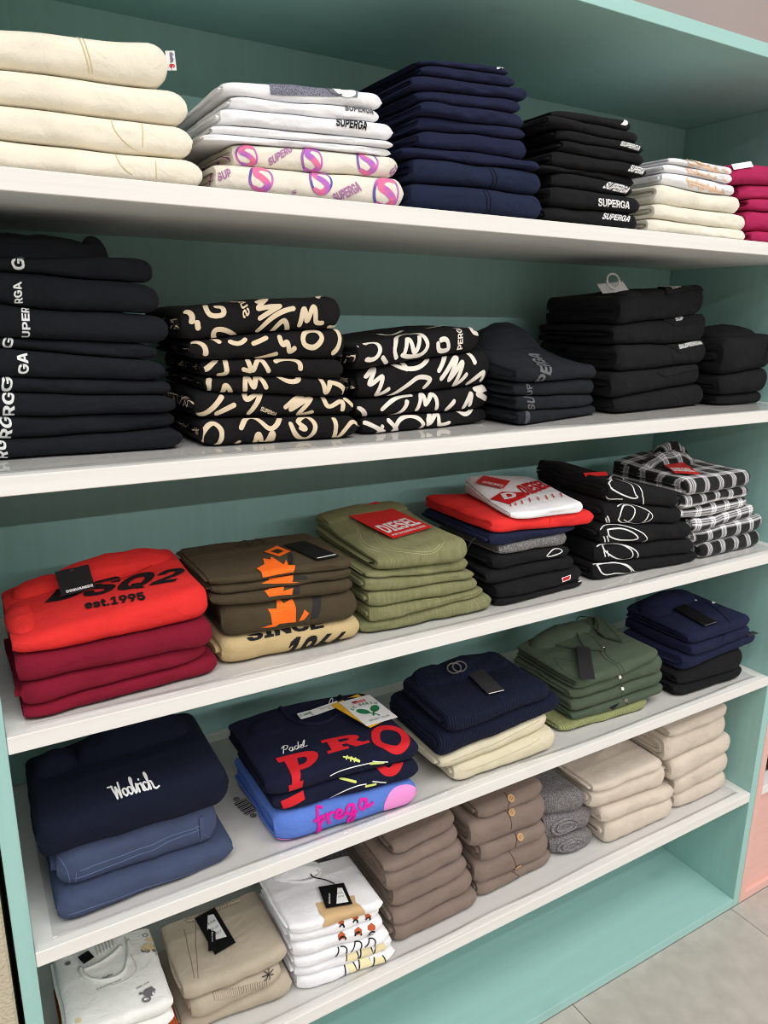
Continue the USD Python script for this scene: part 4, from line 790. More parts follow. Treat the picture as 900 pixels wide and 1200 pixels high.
    ('S', 'B2', 0, 'creamink', 'brush_print', 0.0084, [(0.4206, 0.0071), (0.4558, 0.0206), (0.4635, 0.0101), (0.4951, 0.0248)], True),
    ('S', 'B2', 0, 'creamink', 'brush_print', 0.0085, [(0.4499, -0.0421), (0.4520, -0.0050), (0.4642, -0.0298), (0.4755, -0.0032), (0.4769, -0.0440)], True),
    ('S', 'B2', 0, 'creamink', 'brush_print', 0.0085, [(0.5106, 0.0116), (0.5201, -0.0080), (0.5468, -0.0181), (0.5563, 0.0047), (0.5491, 0.0254), (0.5265, 0.0158), (0.5377, 0.0008), (0.5294, 0.0034)], True),
    ('S', 'B2', 0, 'creamink', 'brush_print', 0.0087, [(0.5961, 0.0188), (0.6055, -0.0260), (0.6198, 0.0019), (0.6621, -0.0184)], True),
    ('S', 'B2', 0, 'creamink', 'brush_print', 0.0084, [(0.4079, -0.0354), (0.4189, -0.0187)], True),
    ('S', 'B3', 3, 'whiteink', 'brush_print', 0.0090, [(0.6686, 0.0294), (0.6931, 0.0240), (0.6896, 0.0018), (0.6673, -0.0049)], True),
    ('S', 'B3', 3, 'whiteink', 'brush_print', 0.0100, [(0.7747, 0.1481), (0.7695, 0.0982), (0.8379, 0.1488)], True),
    ('S', 'B3', 3, 'whiteink', 'brush_print', 0.0092, [(0.7363, -0.0106), (0.7314, 0.0111), (0.7926, 0.0615), (0.8085, 0.0196), (0.8088, -0.0063), (0.7757, -0.0145), (0.7509, -0.0074)], True),
    ('S', 'B3', 3, 'whiteink', 'brush_print', 0.0093, [(0.7563, -0.0030), (0.7726, 0.0217), (0.7767, -0.0012), (0.7976, 0.0223)], True),
    ('S', 'B3', 3, 'whiteink', 'brush_print', 0.0103, [(0.8830, 0.1102), (0.9338, 0.1219)], True),
    ('S', 'B3', 3, 'whiteink', 'brush_print', 0.0096, [(0.8405, 0.0013), (0.8449, -0.0113), (0.8684, -0.0116), (0.8639, 0.0057), (0.8487, 0.0073)], True),
    ('S', 'B3', 3, 'whiteink', 'brush_print', 0.0102, [(0.9798, 0.0718), (0.9452, 0.0171), (0.9731, 0.0158)], True),
    ('S', 'B3', 3, 'whiteink', 'brush_print', 0.0090, [(0.7004, -0.0057), (0.7148, -0.0195)], True),
    ('S', 'B3', 3, 'whiteink', 'brush_print', 0.0089, [(0.6500, 0.0245), (0.6409, 0.0558)], True),
    ('T', 'B3', 3, 'PERGA', 'whiteink', 800, 0, [(0.9090, -0.0161), (0.9131, 0.0439), (0.8941, -0.0171)], 'lettering'),
    ('S', 'B3', 2, 'whiteink', 'brush_print', 0.0093, [(0.7441, 0.0806), (0.7412, 0.0374), (0.7642, 0.0220), (0.8345, 0.0494)], True),
    ('S', 'B3', 2, 'whiteink', 'brush_print', 0.0094, [(0.7694, 0.0197), (0.7615, 0.0419)], True),
    ('S', 'B3', 2, 'whiteink', 'brush_print', 0.0097, [(0.8482, 0.0080), (0.8825, 0.0481)], True),
    ('S', 'B3', 2, 'whiteink', 'brush_print', 0.0090, [(0.6769, 0.0168), (0.6963, 0.0336), (0.6817, -0.0016), (0.7105, 0.0116), (0.6975, -0.0269), (0.7234, -0.0155)], True),
    ('S', 'B3', 2, 'whiteink', 'brush_print', 0.0097, [(0.8546, -0.0082), (0.8992, 0.0298), (0.8747, -0.0129), (0.9108, 0.0174), (0.8939, -0.0266), (0.9221, -0.0080)], True),
    ('S', 'B3', 2, 'whiteink', 'brush_print', 0.0092, [(0.7257, -0.0372), (0.7636, -0.0157), (0.7862, -0.0032), (0.8248, -0.0051), (0.8166, -0.0225)], True),
    ('S', 'B3', 2, 'whiteink', 'brush_print', 0.0101, [(0.9330, 0.0432), (0.9456, 0.0139)], True),
    ('S', 'B3', 2, 'whiteink', 'brush_print', 0.0101, [(0.9328, -0.0286), (0.9722, -0.0129), (0.9681, -0.0231)], True),
    ('S', 'B3', 1, 'whiteink', 'brush_print', 0.0092, [(0.7103, -0.0037), (0.7520, 0.0198), (0.7867, 0.0225)], True),
    ('S', 'B3', 1, 'whiteink', 'brush_print', 0.0093, [(0.7320, -0.0268), (0.7663, -0.0056), (0.7709, 0.0080)], True),
    ('S', 'B3', 1, 'whiteink', 'brush_print', 0.0095, [(0.7978, -0.0111), (0.8161, 0.0213), (0.8187, -0.0015), (0.8394, 0.0178), (0.8492, -0.0107)], True),
    ('S', 'B3', 1, 'whiteink', 'brush_print', 0.0099, [(0.8776, -0.0160), (0.8928, -0.0019)], True),
    ('S', 'B3', 1, 'whiteink', 'brush_print', 0.0101, [(0.9242, -0.0143), (0.9396, 0.0077), (0.9397, -0.0106)], True),
    ('S', 'B3', 1, 'whiteink', 'brush_print', 0.0102, [(0.9537, 0.0164), (0.9755, 0.0203), (1.0298, 0.0243), (0.9605, 0.0059), (1.0031, -0.0089), (1.0180, -0.0132)], True),
    ('S', 'B3', 1, 'whiteink', 'brush_print', 0.0091, [(0.6615, 0.0026), (0.6707, -0.0078), (0.6759, -0.0394)], True),
    ('S', 'B3', 0, 'whiteink', 'brush_print', 0.0091, [(0.6735, 0.0075), (0.7169, -0.0151)], True),
    ('S', 'B3', 0, 'whiteink', 'brush_print', 0.0092, [(0.6952, -0.0372), (0.7090, -0.0022)], True),
    ('S', 'B3', 0, 'whiteink', 'brush_print', 0.0092, [(0.7256, 0.0099), (0.7560, -0.0234)], True),
    ('S', 'B3', 0, 'whiteink', 'brush_print', 0.0094, [(0.7414, -0.0343), (0.7862, 0.0139), (0.8087, 0.0010), (0.8021, -0.0287)], True),
    ('S', 'B3', 0, 'whiteink', 'brush_print', 0.0097, [(0.8359, 0.0206), (0.8251, -0.0055), (0.8545, 0.0190), (0.8538, -0.0077), (0.8806, -0.0070)], True),
    ('S', 'B3', 0, 'whiteink', 'brush_print', 0.0100, [(0.9102, 0.0281), (0.9261, 0.0099), (0.9561, 0.0229)], True),
    ('S', 'B3', 0, 'whiteink', 'brush_print', 0.0103, [(0.9530, -0.0237), (1.0001, -0.0161)], True),
    ('S', 'B3', 0, 'whiteink', 'brush_print', 0.0105, [(1.0190, 0.0412), (0.9990, -0.0165)], True),
    ('T', 'B4', 3, 'PERGA', 'greyink', 800, 0, [(1.0961, -0.0263), (1.1563, 0.0908), (1.0598, -0.0174)], 'lettering'),
    ('T', 'B4', 2, 'UP', 'greyink', 800, 0, [(1.0699, -0.0199), (1.0572, 0.0112), (1.0511, -0.0220)], 'lettering'),
    ('T', 'B4', 1, 'SU', 'greyink', 800, 0, [(1.0797, -0.0232), (1.0637, 0.0133), (1.0509, -0.0200)], 'lettering'),
    ('T', 'B4', 0, 'S', 'greyink', 800, 0, [(1.0500, -0.0279), (1.0556, 0.0056), (1.0379, -0.0293)], 'lettering'),
    ('F', 'B5', 4, 'flap', [(1.7114, 0.1865), (1.5261, 0.0261), (1.7125, 0.0321), (1.7343, 0.0511)]),
    ('F', 'B5', 3, 'flap', [(1.5447, 0.0324), (1.5786, 0.0177), (1.7522, 0.0232), (1.7637, 0.0373)]),
    ('F', 'B5', 2, 'flap', [(1.5690, 0.0311), (1.6072, 0.0084), (1.7980, 0.0346), (1.7883, 0.0343)]),
    ('F', 'B5', 1, 'flap', [(1.5283, 0.0199), (1.5541, 0.0083), (1.7610, 0.0225), (1.7625, 0.0321)]),
    ('T', 'B5', 4, 'SUPERGA', 'white', 800, 0, [(1.5544, 0.0332), (1.6454, 0.0374), (1.7388, 0.1600)], 'lettering'),
    ('T', 'B5', 2, 'SUPERGA', 'white', 800, 0, [(1.6036, 0.0159), (1.7193, 0.0216), (1.6086, 0.0283)], 'lettering'),
    ('T', 'B5', 3, 'SUP', 'white', 800, 0, [(1.5863, 0.0262), (1.6214, 0.0262), (1.5953, 0.0367)], 'lettering'),
    ('L', 'B5', 4, 'ink', 'seam', 0.0010, 0.0000, [(1.5366, 0.0343), (1.5320, 0.0002), (1.5494, -0.0329)]),
    ('L', 'B5', 3, 'ink', 'seam', 0.0010, 0.0000, [(1.5735, 0.0240), (1.5794, 0.0011), (1.5887, -0.0274)]),
    ('L', 'B5', 2, 'ink', 'seam', 0.0010, 0.0000, [(1.5743, 0.0158), (1.5784, -0.0049), (1.5978, -0.0449)]),
    ('L', 'B5', 1, 'ink', 'seam', 0.0010, 0.0000, [(1.5590, 0.0119), (1.5737, -0.0128), (1.5728, -0.0577)]),
    ('L', 'B5', 0, 'ink', 'seam', 0.0010, 0.0000, [(1.6050, 0.0043), (1.6268, -0.0163), (1.6158, -0.0518)]),
    ('L', 'B5', 4, 'ink', 'seam', 0.0012, 0.0000, [(1.6766, 0.0369), (1.6809, 0.0067), (1.6718, -0.0180)]),
    ('L', 'B5', 3, 'ink', 'seam', 0.0012, 0.0000, [(1.7128, 0.0200), (1.7365, 0.0068), (1.7121, -0.0081)]),
    ('L', 'B5', 2, 'ink', 'seam', 0.0012, 0.0000, [(1.7473, 0.0163), (1.7470, -0.0239), (1.7512, -0.0140)]),
    ('L', 'B5', 1, 'ink', 'seam', 0.0012, 0.0000, [(1.7625, 0.0240), (1.7442, 0.0128), (1.7180, -0.0340)]),
    ('L', 'B5', 0, 'ink', 'seam', 0.0012, 0.0000, [(1.7934, 0.0254), (1.7756, 0.0106), (1.7360, -0.0324)]),
    ('F', 'B5', 4, 'B5tag', [(1.3960, 0.1247), (1.4557, 0.0896), (1.6338, 0.2730)]),
    ('F', 'B5', 4, 'B5ring', [(1.6660, 0.2730)]),
    ('F', 'B6', 2, 'B6a', [(1.8928, 0.0393)]),
    ('F', 'B6', 1, 'B6b', [(1.9064, 0.0026)]),
    ('T', 'C1', 3, 'DSQ2', 'ink', 900, 0.12, [(0.0826, 0.1408), (0.2979, 0.0760), (0.1124, 0.1966)], 'lettering'),
    ('T', 'C1', 3, 'est.1995', 'ink', 900, 0, [(0.1408, 0.0669), (0.2340, 0.0299), (0.1450, 0.1034)], 'lettering'),
    ('F', 'C1', 3, 'C1tag', [(0.1138, 0.1331), (0.1689, 0.1327), (0.1212, 0.2277)]),
    ('F', 'C1', 3, 'C1neck', [(0.2011, 0.2090), (0.2973, 0.1644), (0.0685, 0.2537), (0.0273, 0.1046)]),
    ('P', 'C2', 4, 'orange', 'leaf_print', [(0.4837, 0.1172), (0.5230, 0.1457), (0.5303, 0.0960), (0.4979, 0.0741)]),
    ('P', 'C2', 4, 'olivedark', 'print', [(0.4950, 0.1129), (0.5150, 0.1243), (0.5193, 0.1035), (0.5028, 0.0911)]),
    ('P', 'C2', 4, 'orange', 'leaf_print', [(0.4354, 0.0289), (0.4568, 0.0450), (0.4658, 0.0765), (0.4754, 0.0640), (0.4839, 0.0796), (0.4861, 0.0437), (0.4882, 0.0247), (0.5024, 0.0504), (0.4943, 0.0163), (0.5060, 0.0113), (0.4991, -0.0006), (0.4661, 0.0015), (0.4380, -0.0006)]),
    ('P', 'C2', 3, 'orange', 'leaf_print', [(0.4356, 0.0040), (0.4529, 0.0084), (0.4536, 0.0247), (0.4774, 0.0213), (0.5025, 0.0164), (0.4949, -0.0008), (0.5086, -0.0038), (0.4671, -0.0014)]),
    ('P', 'C2', 2, 'orange', 'leaf_print', [(0.4417, 0.0112), (0.4498, 0.0122), (0.4533, 0.0241), (0.4821, 0.0181), (0.4771, 0.0058), (0.4974, 0.0085), (0.4940, -0.0023), (0.4737, -0.0005), (0.4489, 0.0001)]),
    ('P', 'C2', 1, 'orange', 'leaf_print', [(0.4713, 0.0447), (0.4795, 0.0261), (0.4987, 0.0342), (0.5004, 0.0183), (0.5020, -0.0168), (0.4530, -0.0123), (0.4508, 0.0111), (0.4474, 0.0191), (0.4642, 0.0181)]),
    ('P', 'C2', 1, 'orange', 'leaf_print', [(0.5076, -0.0157), (0.5177, 0.0093), (0.5267, 0.0007), (0.5172, -0.0124)]),
    ('P', 'C2', 1, 'orange', 'leaf_print', [(0.4327, -0.0163), (0.4494, -0.0115), (0.4681, -0.0139), (0.4589, -0.0184)]),
    ('P', 'C2', 4, 'barink', 'bar_print', [(0.5185, 0.0814), (0.5280, 0.0818), (0.5075, 0.0250), (0.4983, 0.0219)]),
    ('P', 'C2', 3, 'barink', 'bar_print', [(0.5003, 0.0111), (0.5255, 0.0071), (0.5254, 0.0007), (0.4987, 0.0027)]),
    ('P', 'C2', 2, 'barink', 'bar_print', [(0.4997, 0.0110), (0.5111, 0.0106), (0.5086, -0.0020), (0.4971, -0.0026)]),
    ('P', 'C2', 1, 'barink', 'bar_print', [(0.5411, 0.0376), (0.5576, 0.0365), (0.5445, -0.0099), (0.5290, -0.0123)]),
    ('F', 'C2', 4, 'C2tag', [(0.5525, 0.0183), (0.6024, 0.0259), (0.5452, 0.1384)]),
    ('F', 'C2', 4, 'C2cord', [(0.4466, 0.1631), (0.4677, 0.1770), (0.4706, 0.1586), (0.4918, 0.1778), (0.5040, 0.1649)]),
    ('T', 'C2', 0, 'SINCE', 'ink', 900, 0, [(0.4055, 0.0161), (0.5627, 0.0193), (0.4096, 0.0399)], 'lettering'),
    ('T', 'C2', 0, '1966', 'ink', 900, 0.12, [(0.4661, -0.0446), (0.5893, -0.0526), (0.4856, 0.0098)], 'lettering'),
    ('F', 'C3', 5, 'C3tag', [(0.7529, 0.0945), (0.8615, 0.1157), (0.8183, 0.3193)]),
    ('L', 'C3', 5, 'stitch', 'stitching', 0.0008, 0.0000, [(0.7401, 0.1491), (0.7333, 0.0347), (0.7650, 0.0152), (0.7983, 0.0092), (0.8306, 0.0249), (0.8423, 0.0597)]),
    ('L', 'C3', 5, 'stitch', 'stitching', 0.0008, 0.0000, [(0.7478, 0.1537), (0.7402, 0.0439), (0.7677, 0.0203), (0.7960, 0.0147), (0.8254, 0.0268)]),
    ('L', 'C3', 5, 'stitch', 'stitching', 0.0008, 0.0000, [(0.7302, 0.2296), (0.6966, 0.1346), (0.6885, 0.0806), (0.7018, 0.0518)]),
    ('L', 'C3', 5, 'stitch', 'stitching', 0.0008, 0.0000, [(0.7364, 0.2312), (0.7059, 0.1447), (0.6983, 0.0942), (0.7090, 0.0651)]),
    ('L', 'C3', 5, 'stitch', 'stitching', 0.0008, 0.0000, [(0.7693, 0.2689), (0.7523, 0.2202)]),
    ('L', 'C3', 5, 'stitch', 'stitching', 0.0008, 0.0000, [(0.7888, 0.2742), (0.7724, 0.2214)]),
    ('L', 'C3', 5, 'stitch', 'stitching', 0.0008, 0.0000, [(0.7793, 0.2935), (0.8119, 0.3127)]),
    ('L', 'C3', 5, 'stitch', 'stitching', 0.0008, 0.0000, [(0.9353, 0.3268), (0.9380, 0.2946), (0.9369, 0.2517)]),
    ('L', 'C3', 0, 'stitch', 'stitching', 0.0007, 0.0000, [(0.9220, 0.0074), (0.9337, -0.0196)]),
    ('L', 'C3', 0, 'stitch', 'stitching', 0.0007, 0.0000, [(0.9421, 0.0088), (0.9670, -0.0161)]),
    ('L', 'C3', 1, 'stitch', 'stitching', 0.0006, 0.0000, [(0.7858, 0.0297), (0.8033, 0.0317), (0.8268, 0.0376)]),
    ('F', 'C3', 5, 'C3loop', [(0.7746, 0.2790), (0.7594, 0.2174), (0.7934, 0.2831)]),
    ('F', 'C4', 7, 'C4tag', [(1.0231, 0.2139), (1.0737, 0.1584), (1.0993, 0.2656)]),
    ('P', 'C4', 7, 'redink', 'print', [(1.0191, 0.1274), (1.0664, 0.1525), (1.1218, 0.1357), (1.1166, 0.1060), (1.0429, 0.0735)]),
    ('T', 'C4', 7, 'DIESEL', 'redink', 900, 0, [(1.1191, 0.1102), (1.2870, 0.1510), (1.1257, 0.1757)], 'lettering'),
    ('T', 'C4', 7, 'D', 'white', 900, 0, [(1.0456, 0.1050), (1.0921, 0.1084), (1.0532, 0.1402)], 'lettering'),
    ('S', 'C4', 7, 'redink', 'brush_print', 0.0029, [(1.0469, 0.0750), (1.0388, 0.0571)], True),
    ('S', 'C4', 7, 'redink', 'brush_print', 0.0029, [(1.0629, 0.0758), (1.0536, 0.0579)], True),
    ('S', 'C4', 7, 'redink', 'brush_print', 0.0030, [(1.0861, 0.0828), (1.0758, 0.0616)], True),
    ('S', 'C4', 7, 'redink', 'brush_print', 0.0030, [(1.1160, 0.0945), (1.1040, 0.0676)], True),
    ('S', 'C4', 7, 'redink', 'brush_print', 0.0030, [(1.1408, 0.0923), (1.1332, 0.0707)], True),
    ('S', 'C4', 7, 'redink', 'brush_print', 0.0031, [(1.1704, 0.0963), (1.1576, 0.0676)], True),
    ('S', 'C4', 7, 'redink', 'brush_print', 0.0031, [(1.1928, 0.0994), (1.1828, 0.0727)], True),
    ('S', 'C4', 7, 'redink', 'brush_print', 0.0032, [(1.2208, 0.0989), (1.2072, 0.0701)], True),
    ('S', 'C4', 7, 'redink', 'brush_print', 0.0031, [(1.2637, 0.1285), (1.2457, 0.0924)], True),
    ('S', 'C4', 3, 'white', 'print', 0.0025, [(1.1270, -0.0018), (1.1459, 0.0115), (1.1703, 0.0145), (1.1748, 0.0070), (1.1567, -0.0013), (1.1302, -0.0033)], True),
    ('S', 'C4', 3, 'white', 'print', 0.0020, [(1.1368, -0.0040), (1.1695, 0.0026)], True),
    ('P', 'C4', 1, 'white', 'logo', [(1.1731, 0.0046), (1.2039, 0.0069), (1.2013, -0.0042), (1.1775, -0.0078)]),
    ('P', 'C4', 1, 'redink', 'logo', [(1.1758, 0.0032), (1.2008, 0.0053), (1.1989, -0.0027), (1.1788, -0.0052)]),
    ('S', 'C4', 0, 'white', 'print', 0.0042, [(1.2451, 0.0128), (1.2665, 0.0079), (1.2820, -0.0045)], True),
    ('L', 'C4', 6, 'redseam', 'seam', 0.0009, 0.0000, [(1.1386, 0.0285), (1.1243, -0.0018)]),
    ('L', 'C4', 5, 'deepnavy', 'seam', 0.0009, 0.0000, [(1.1450, 0.0279), (1.1302, -0.0028)]),
    ('F', 'C4', 5, 'C4cord', [(0.9678, 0.0348)]),
    ('S', 'C5', 4, 'white', 'outline_print', 0.0034, [(1.3216, 0.0231), (1.4092, 0.0939), (1.3931, 0.0521), (1.3865, 0.0088), (1.4012, -0.0060), (1.3587, -0.0039), (1.3243, 0.0062), (1.3216, 0.0231)], True),
    ('S', 'C5', 4, 'white', 'outline_print', 0.0034, [(1.3281, 0.0413), (1.5338, 0.1957), (1.4117, 0.0404), (1.4143, 0.0065), (1.4451, -0.0338)], True),
    ('S', 'C5', 3, 'white', 'outline_print', 0.0035, [(1.3483, -0.0125), (1.3704, 0.0195), (1.4011, 0.0162), (1.4006, 0.0057), (1.3847, -0.0192), (1.3483, -0.0125)], True),
    ('S', 'C5', 3, 'white', 'outline_print', 0.0035, [(1.3485, 0.0222), (1.3931, 0.0407), (1.4314, 0.0246), (1.4582, 0.0043), (1.4636, -0.0187), (1.4377, -0.0421), (1.3682, -0.0269)], True),
    ('S', 'C5', 3, 'white', 'outline_print', 0.0036, [(1.4493, 0.0043), (1.4352, -0.0203)], True),
    ('S', 'C5', 2, 'white', 'outline_print', 0.0034, [(1.3231, 0.0135), (1.3629, 0.0148), (1.3981, 0.0069), (1.4155, -0.0099), (1.3803, -0.0138), (1.3297, -0.0031), (1.3231, 0.0135)], True),
    ('S', 'C5', 2, 'white', 'outline_print', 0.0034, [(1.3103, 0.0187), (1.3224, 0.0311), (1.3767, 0.0247), (1.4186, 0.0075), (1.4502, -0.0204), (1.4453, -0.0416)], True),
    ('S', 'C5', 1, 'white', 'outline_print', 0.0035, [(1.3207, 0.0028), (1.3667, 0.0029), (1.4096, -0.0140), (1.4162, -0.0400), (1.3691, -0.0354), (1.3236, -0.0111), (1.3207, 0.0028)], True),
    ('S', 'C5', 1, 'white', 'outline_print', 0.0035, [(1.3082, 0.0106), (1.3257, 0.0191), (1.3831, 0.0116), (1.4211, -0.0046), (1.4427, -0.0400)], True),
    ('S', 'C5', 0, 'white', 'outline_print', 0.0035, [(1.3107, 0.0053), (1.3490, 0.0091), (1.3961, -0.0044), (1.4246, -0.0384), (1.3737, -0.0262), (1.3310, -0.0235), (1.3107, 0.0053)], True),
    ('S', 'C5', 0, 'white', 'outline_print', 0.0035, [(1.3046, 0.0217), (1.3391, 0.0204), (1.3979, 0.0063), (1.4454, -0.0377), (1.4541, -0.0384)], True),
    ('S', 'C5', 4, 'white', 'brush_print', 0.0029, [(1.3078, 0.0774), (1.3060, 0.0763), (1.3200, -0.0509)], True),
    ('S', 'C5', 4, 'white', 'brush_print', 0.0029, [(1.3084, 0.0671), (1.3181, -0.0529), (1.3200, -0.0509), (1.3217, -0.0251), (1.3552, -0.0131)], True),
    ('S', 'C5', 4, 'white', 'brush_print', 0.0028, [(1.3141, -0.0572), (1.3200, -0.0509)], True),
    ('S', 'C5', 4, 'white', 'brush_print', 0.0029, [(1.3262, -0.0338), (1.3240, -0.0509)], True),
    ('S', 'C5', 4, 'white', 'brush_print', 0.0029, [(1.3275, -0.0254), (1.3290, -0.0509)], True),
    ('S', 'C5', 3, 'white', 'brush_print', 0.0029, [(1.3150, -0.0168), (1.3260, -0.0301)], True),
    ('S', 'C5', 3, 'white', 'brush_print', 0.0029, [(1.3195, -0.0109), (1.3320, -0.0274)], True),
    ('S', 'C5', 2, 'white', 'brush_print', 0.0029, [(1.3149, -0.0046), (1.3222, -0.0187)], True),
    ('S', 'C5', 2, 'white', 'brush_print', 0.0029, [(1.3217, -0.0023), (1.3287, -0.0157)], True),
    ('S', 'C5', 1, 'white', 'brush_print', 0.0029, [(1.3228, 0.0065), (1.3257, -0.0052)], True),
    ('S', 'C5', 1, 'white', 'brush_print', 0.0029, [(1.3322, 0.0073), (1.3359, -0.0047)], True),
    ('F', 'C5', 4, 'C5tag', [(1.3167, 0.1036), (1.3825, 0.0966), (1.3228, 0.1145)]),
    ('F', 'C6', 5, 'C6tag', [(1.5943, 0.0700), (1.6465, 0.0337), (1.7881, 0.1980)]),
    ('F', 'C6', 5, 'C6neck', [(1.9430, 0.2713), (1.7452, 0.2465)]),
    ('F', 'D1', 2, 'wool', [(0.1518, 0.0429), (0.2252, 0.0384), (0.1497, 0.0899)]),
    ('L', 'D1', 1, 'bluestitch', 'seam', 0.0009, 0.0000, [(0.0766, -0.0198), (0.1815, -0.0131), (0.3007, 0.0005)]),
    ('L', 'D1', 1, 'bluestitch', 'seam', 0.0009, 0.0000, [(0.0858, -0.0047), (0.1822, -0.0005), (0.2995, 0.0070)]),
    ('L', 'D1', 1, 'bluestitch', 'seam', 0.0009, 0.0000, [(0.2996, 0.0082), (0.3055, -0.0131), (0.3189, -0.0639)]),
    ('L', 'D1', 1, 'bluestitch', 'seam', 0.0009, 0.0000, [(0.2914, 0.0118), (0.2980, -0.0360)]),
    ('L', 'D1', 1, 'bluestitch', 'seam', 0.0009, 0.0000, [(0.0803, -0.0044), (0.0770, -0.0709)]),
    ('L', 'D1', 1, 'bluestitch', 'seam', 0.0009, 0.0000, [(0.0527, 0.0356), (0.0661, 0.0024), (0.0680, -0.0709)]),
    ('L', 'D1', 0, 'bluestitch', 'stitching', 0.0008, 0.0000, [(0.0581, -0.0051), (0.1572, -0.0087), (0.3330, -0.0394)]),
    ('F', 'D1', 2, 'D1hood', [(0.0988, 0.2326), (0.3013, 0.1929), (0.0347, 0.2096)]),
    ('F', 'D2', 2, 'P', [(0.4736, -0.0113), (0.5199, -0.0055), (0.4743, 0.0835), (0.5673, 0.0772)]),
    ('F', 'D2', 2, 'R', [(0.5743, 0.0513), (0.6747, 0.0588), (0.5810, 0.1010), (0.6660, 0.1028)]),
    ('S', 'D2', 2, 'scarlet', 'lettering', 0.0182, [(0.7040, 0.0886), (0.6933, 0.0345), (0.7120, 0.0163), (0.7389, 0.0254), (0.7549, 0.0582), (0.7465, 0.0857), (0.7273, 0.0978), (0.7040, 0.0886)], True),
    ('F', 'D2', 2, 'padel', [(0.4938, 0.0921), (0.5500, 0.0959), (0.5004, 0.1162)]),
    ('S', 'D2', 2, 'neon', 'brush_print', 0.0052, [(0.5990, 0.0285), (0.6263, 0.0137)], True),
    ('S', 'D2', 2, 'neon', 'brush_print', 0.0052, [(0.6521, 0.0021), (0.6809, -0.0034)], True),
    ('S', 'D2', 2, 'white', 'brush_print', 0.0023, [(0.5614, -0.0009), (0.5969, 0.0045), (0.6511, 0.0037)], True),
    ('S', 'D2', 2, 'white', 'brush_print', 0.0023, [(0.6575, 0.0056), (0.6901, -0.0046)], True),
    ('S', 'D2', 2, 'neon', 'brush_print', 0.0029, [(0.6072, 0.0292), (0.6007, 0.0223)], True),
    ('S', 'D2', 2, 'neon', 'brush_print', 0.0029, [(0.6138, 0.0242), (0.6082, 0.0173)], True),
    ('S', 'D2', 2, 'neon', 'brush_print', 0.0029, [(0.6208, 0.0201), (0.6158, 0.0147)], True),
    ('P', 'D2', 1, 'scarlet', 'lettering', [(0.4628, 0.0106), (0.5080, 0.0219), (0.5090, 0.0044), (0.4627, -0.0103)]),
    ('S', 'D2', 1, 'scarlet', 'lettering', 0.0178, [(0.6792, 0.0327), (0.6923, 0.0135), (0.7272, 0.0323)], True),
    ('S', 'D2', 1, 'neon', 'brush_print', 0.0052, [(0.5890, 0.0263), (0.6188, 0.0115)], True),
    ('S', 'D2', 1, 'neon', 'brush_print', 0.0053, [(0.6409, -0.0036), (0.6620, -0.0048)], True),
    ('S', 'D2', 1, 'white', 'brush_print', 0.0023, [(0.5638, -0.0144), (0.5968, -0.0007), (0.6414, 0.0011)], True),
    ('S', 'D2', 1, 'white', 'brush_print', 0.0024, [(0.6565, 0.0031), (0.6868, -0.0087)], True),
    ('F', 'D2', 0, 'frega', [(0.5227, -0.0074), (0.6519, 0.0073), (0.5216, 0.0294)]),
    ('F', 'D2', 0, 'blobs', [(0.4840, -0.0509), (0.7227, -0.0100), (0.4605, -0.0452)]),
    ('F', 'D2', 2, 'D2yellow', [(0.6945, 0.0968), (0.7817, 0.1339), (0.6876, 0.2218)]),
    ('F', 'D2', 2, 'D2white', [(0.6891, 0.1020), (0.7678, 0.1162), (0.6947, 0.2155)]),
    ('F', 'D2', 2, 'D2label', [(0.6041, 0.1847), (0.6781, 0.2017), (0.6096, 0.2076)]),
    ('F', 'D2', 2, 'D2neck', [(0.5738, 0.1874), (0.6055, 0.1906), (0.5754, 0.2092)]),
    ('F', 'D2', 2, 'D2neckline', [(0.5511, 0.2529), (0.5599, 0.1990), (0.5883, 0.1706), (0.6363, 0.1715), (0.6769, 0.2020), (0.6975, 0.2511)]),
    ('F', 'D2', 2, 'D2collar', [(0.6100, 0.2418), (0.7656, 0.2685)]),
    ('F', 'D2', 0, 'D2film', [(0.4220, 0.0305), (0.4349, 0.0383)]),
    ('F', 'D3', 3, 'D3tag', [(0.9795, 0.0514), (1.0239, 0.0432), (1.0247, 0.1821)]),
    ('F', 'D3', 3, 'D3neck', [(1.0174, 0.2195), (0.9079, 0.2483), (1.0017, 0.2248)]),
    ('S', 'D3', 2, 'white', 'print', 0.0024, [(1.0558, 0.0331), (1.0733, 0.0286)], True),
    ('L', 'D3', 0, 'sandseam', 'seam', 0.0008, 0.0000, [(0.8981, 0.0084), (1.0092, 0.0095), (1.1132, 0.0203)]),
    ('L', 'D3', 1, 'sandseam', 'seam', 0.0008, 0.0000, [(0.8575, 0.0065), (0.9837, 0.0050), (1.1260, 0.0118)]),
    ('F', 'D4', 4, 'D4colL', [(1.3330, 0.1969), (1.4418, 0.2097), (1.4501, 0.1519), (1.4223, 0.0909), (1.3817, 0.1369)]),
    ('F', 'D4', 4, 'D4colR', [(1.5834, 0.2868), (1.5872, 0.2519), (1.4968, 0.0981), (1.4786, 0.1442), (1.4860, 0.1857)]),
    ('L', 'D4', 4, 'greenseam', 'seam', 0.0010, 0.0000, [(1.4416, 0.1187), (1.3980, 0.0514), (1.4022, -0.0031)]),
    ('L', 'D4', 4, 'greenseam', 'seam', 0.0010, 0.0000, [(1.4450, 0.1039), (1.4071, 0.0444), (1.4139, -0.0011)]),
    ('F', 'D4', 4, 'button', [(1.4424, 0.1099)]),
    ('F', 'D4', 4, 'button', [(1.4963, 0.2003)]),
    ('F', 'D4', 3, 'button', [(1.4147, 0.0147)]),
    ('F', 'D4', 2, 'button', [(1.4294, 0.0157)]),
    ('F', 'D4', 1, 'button', [(1.4466, 0.0242)]),
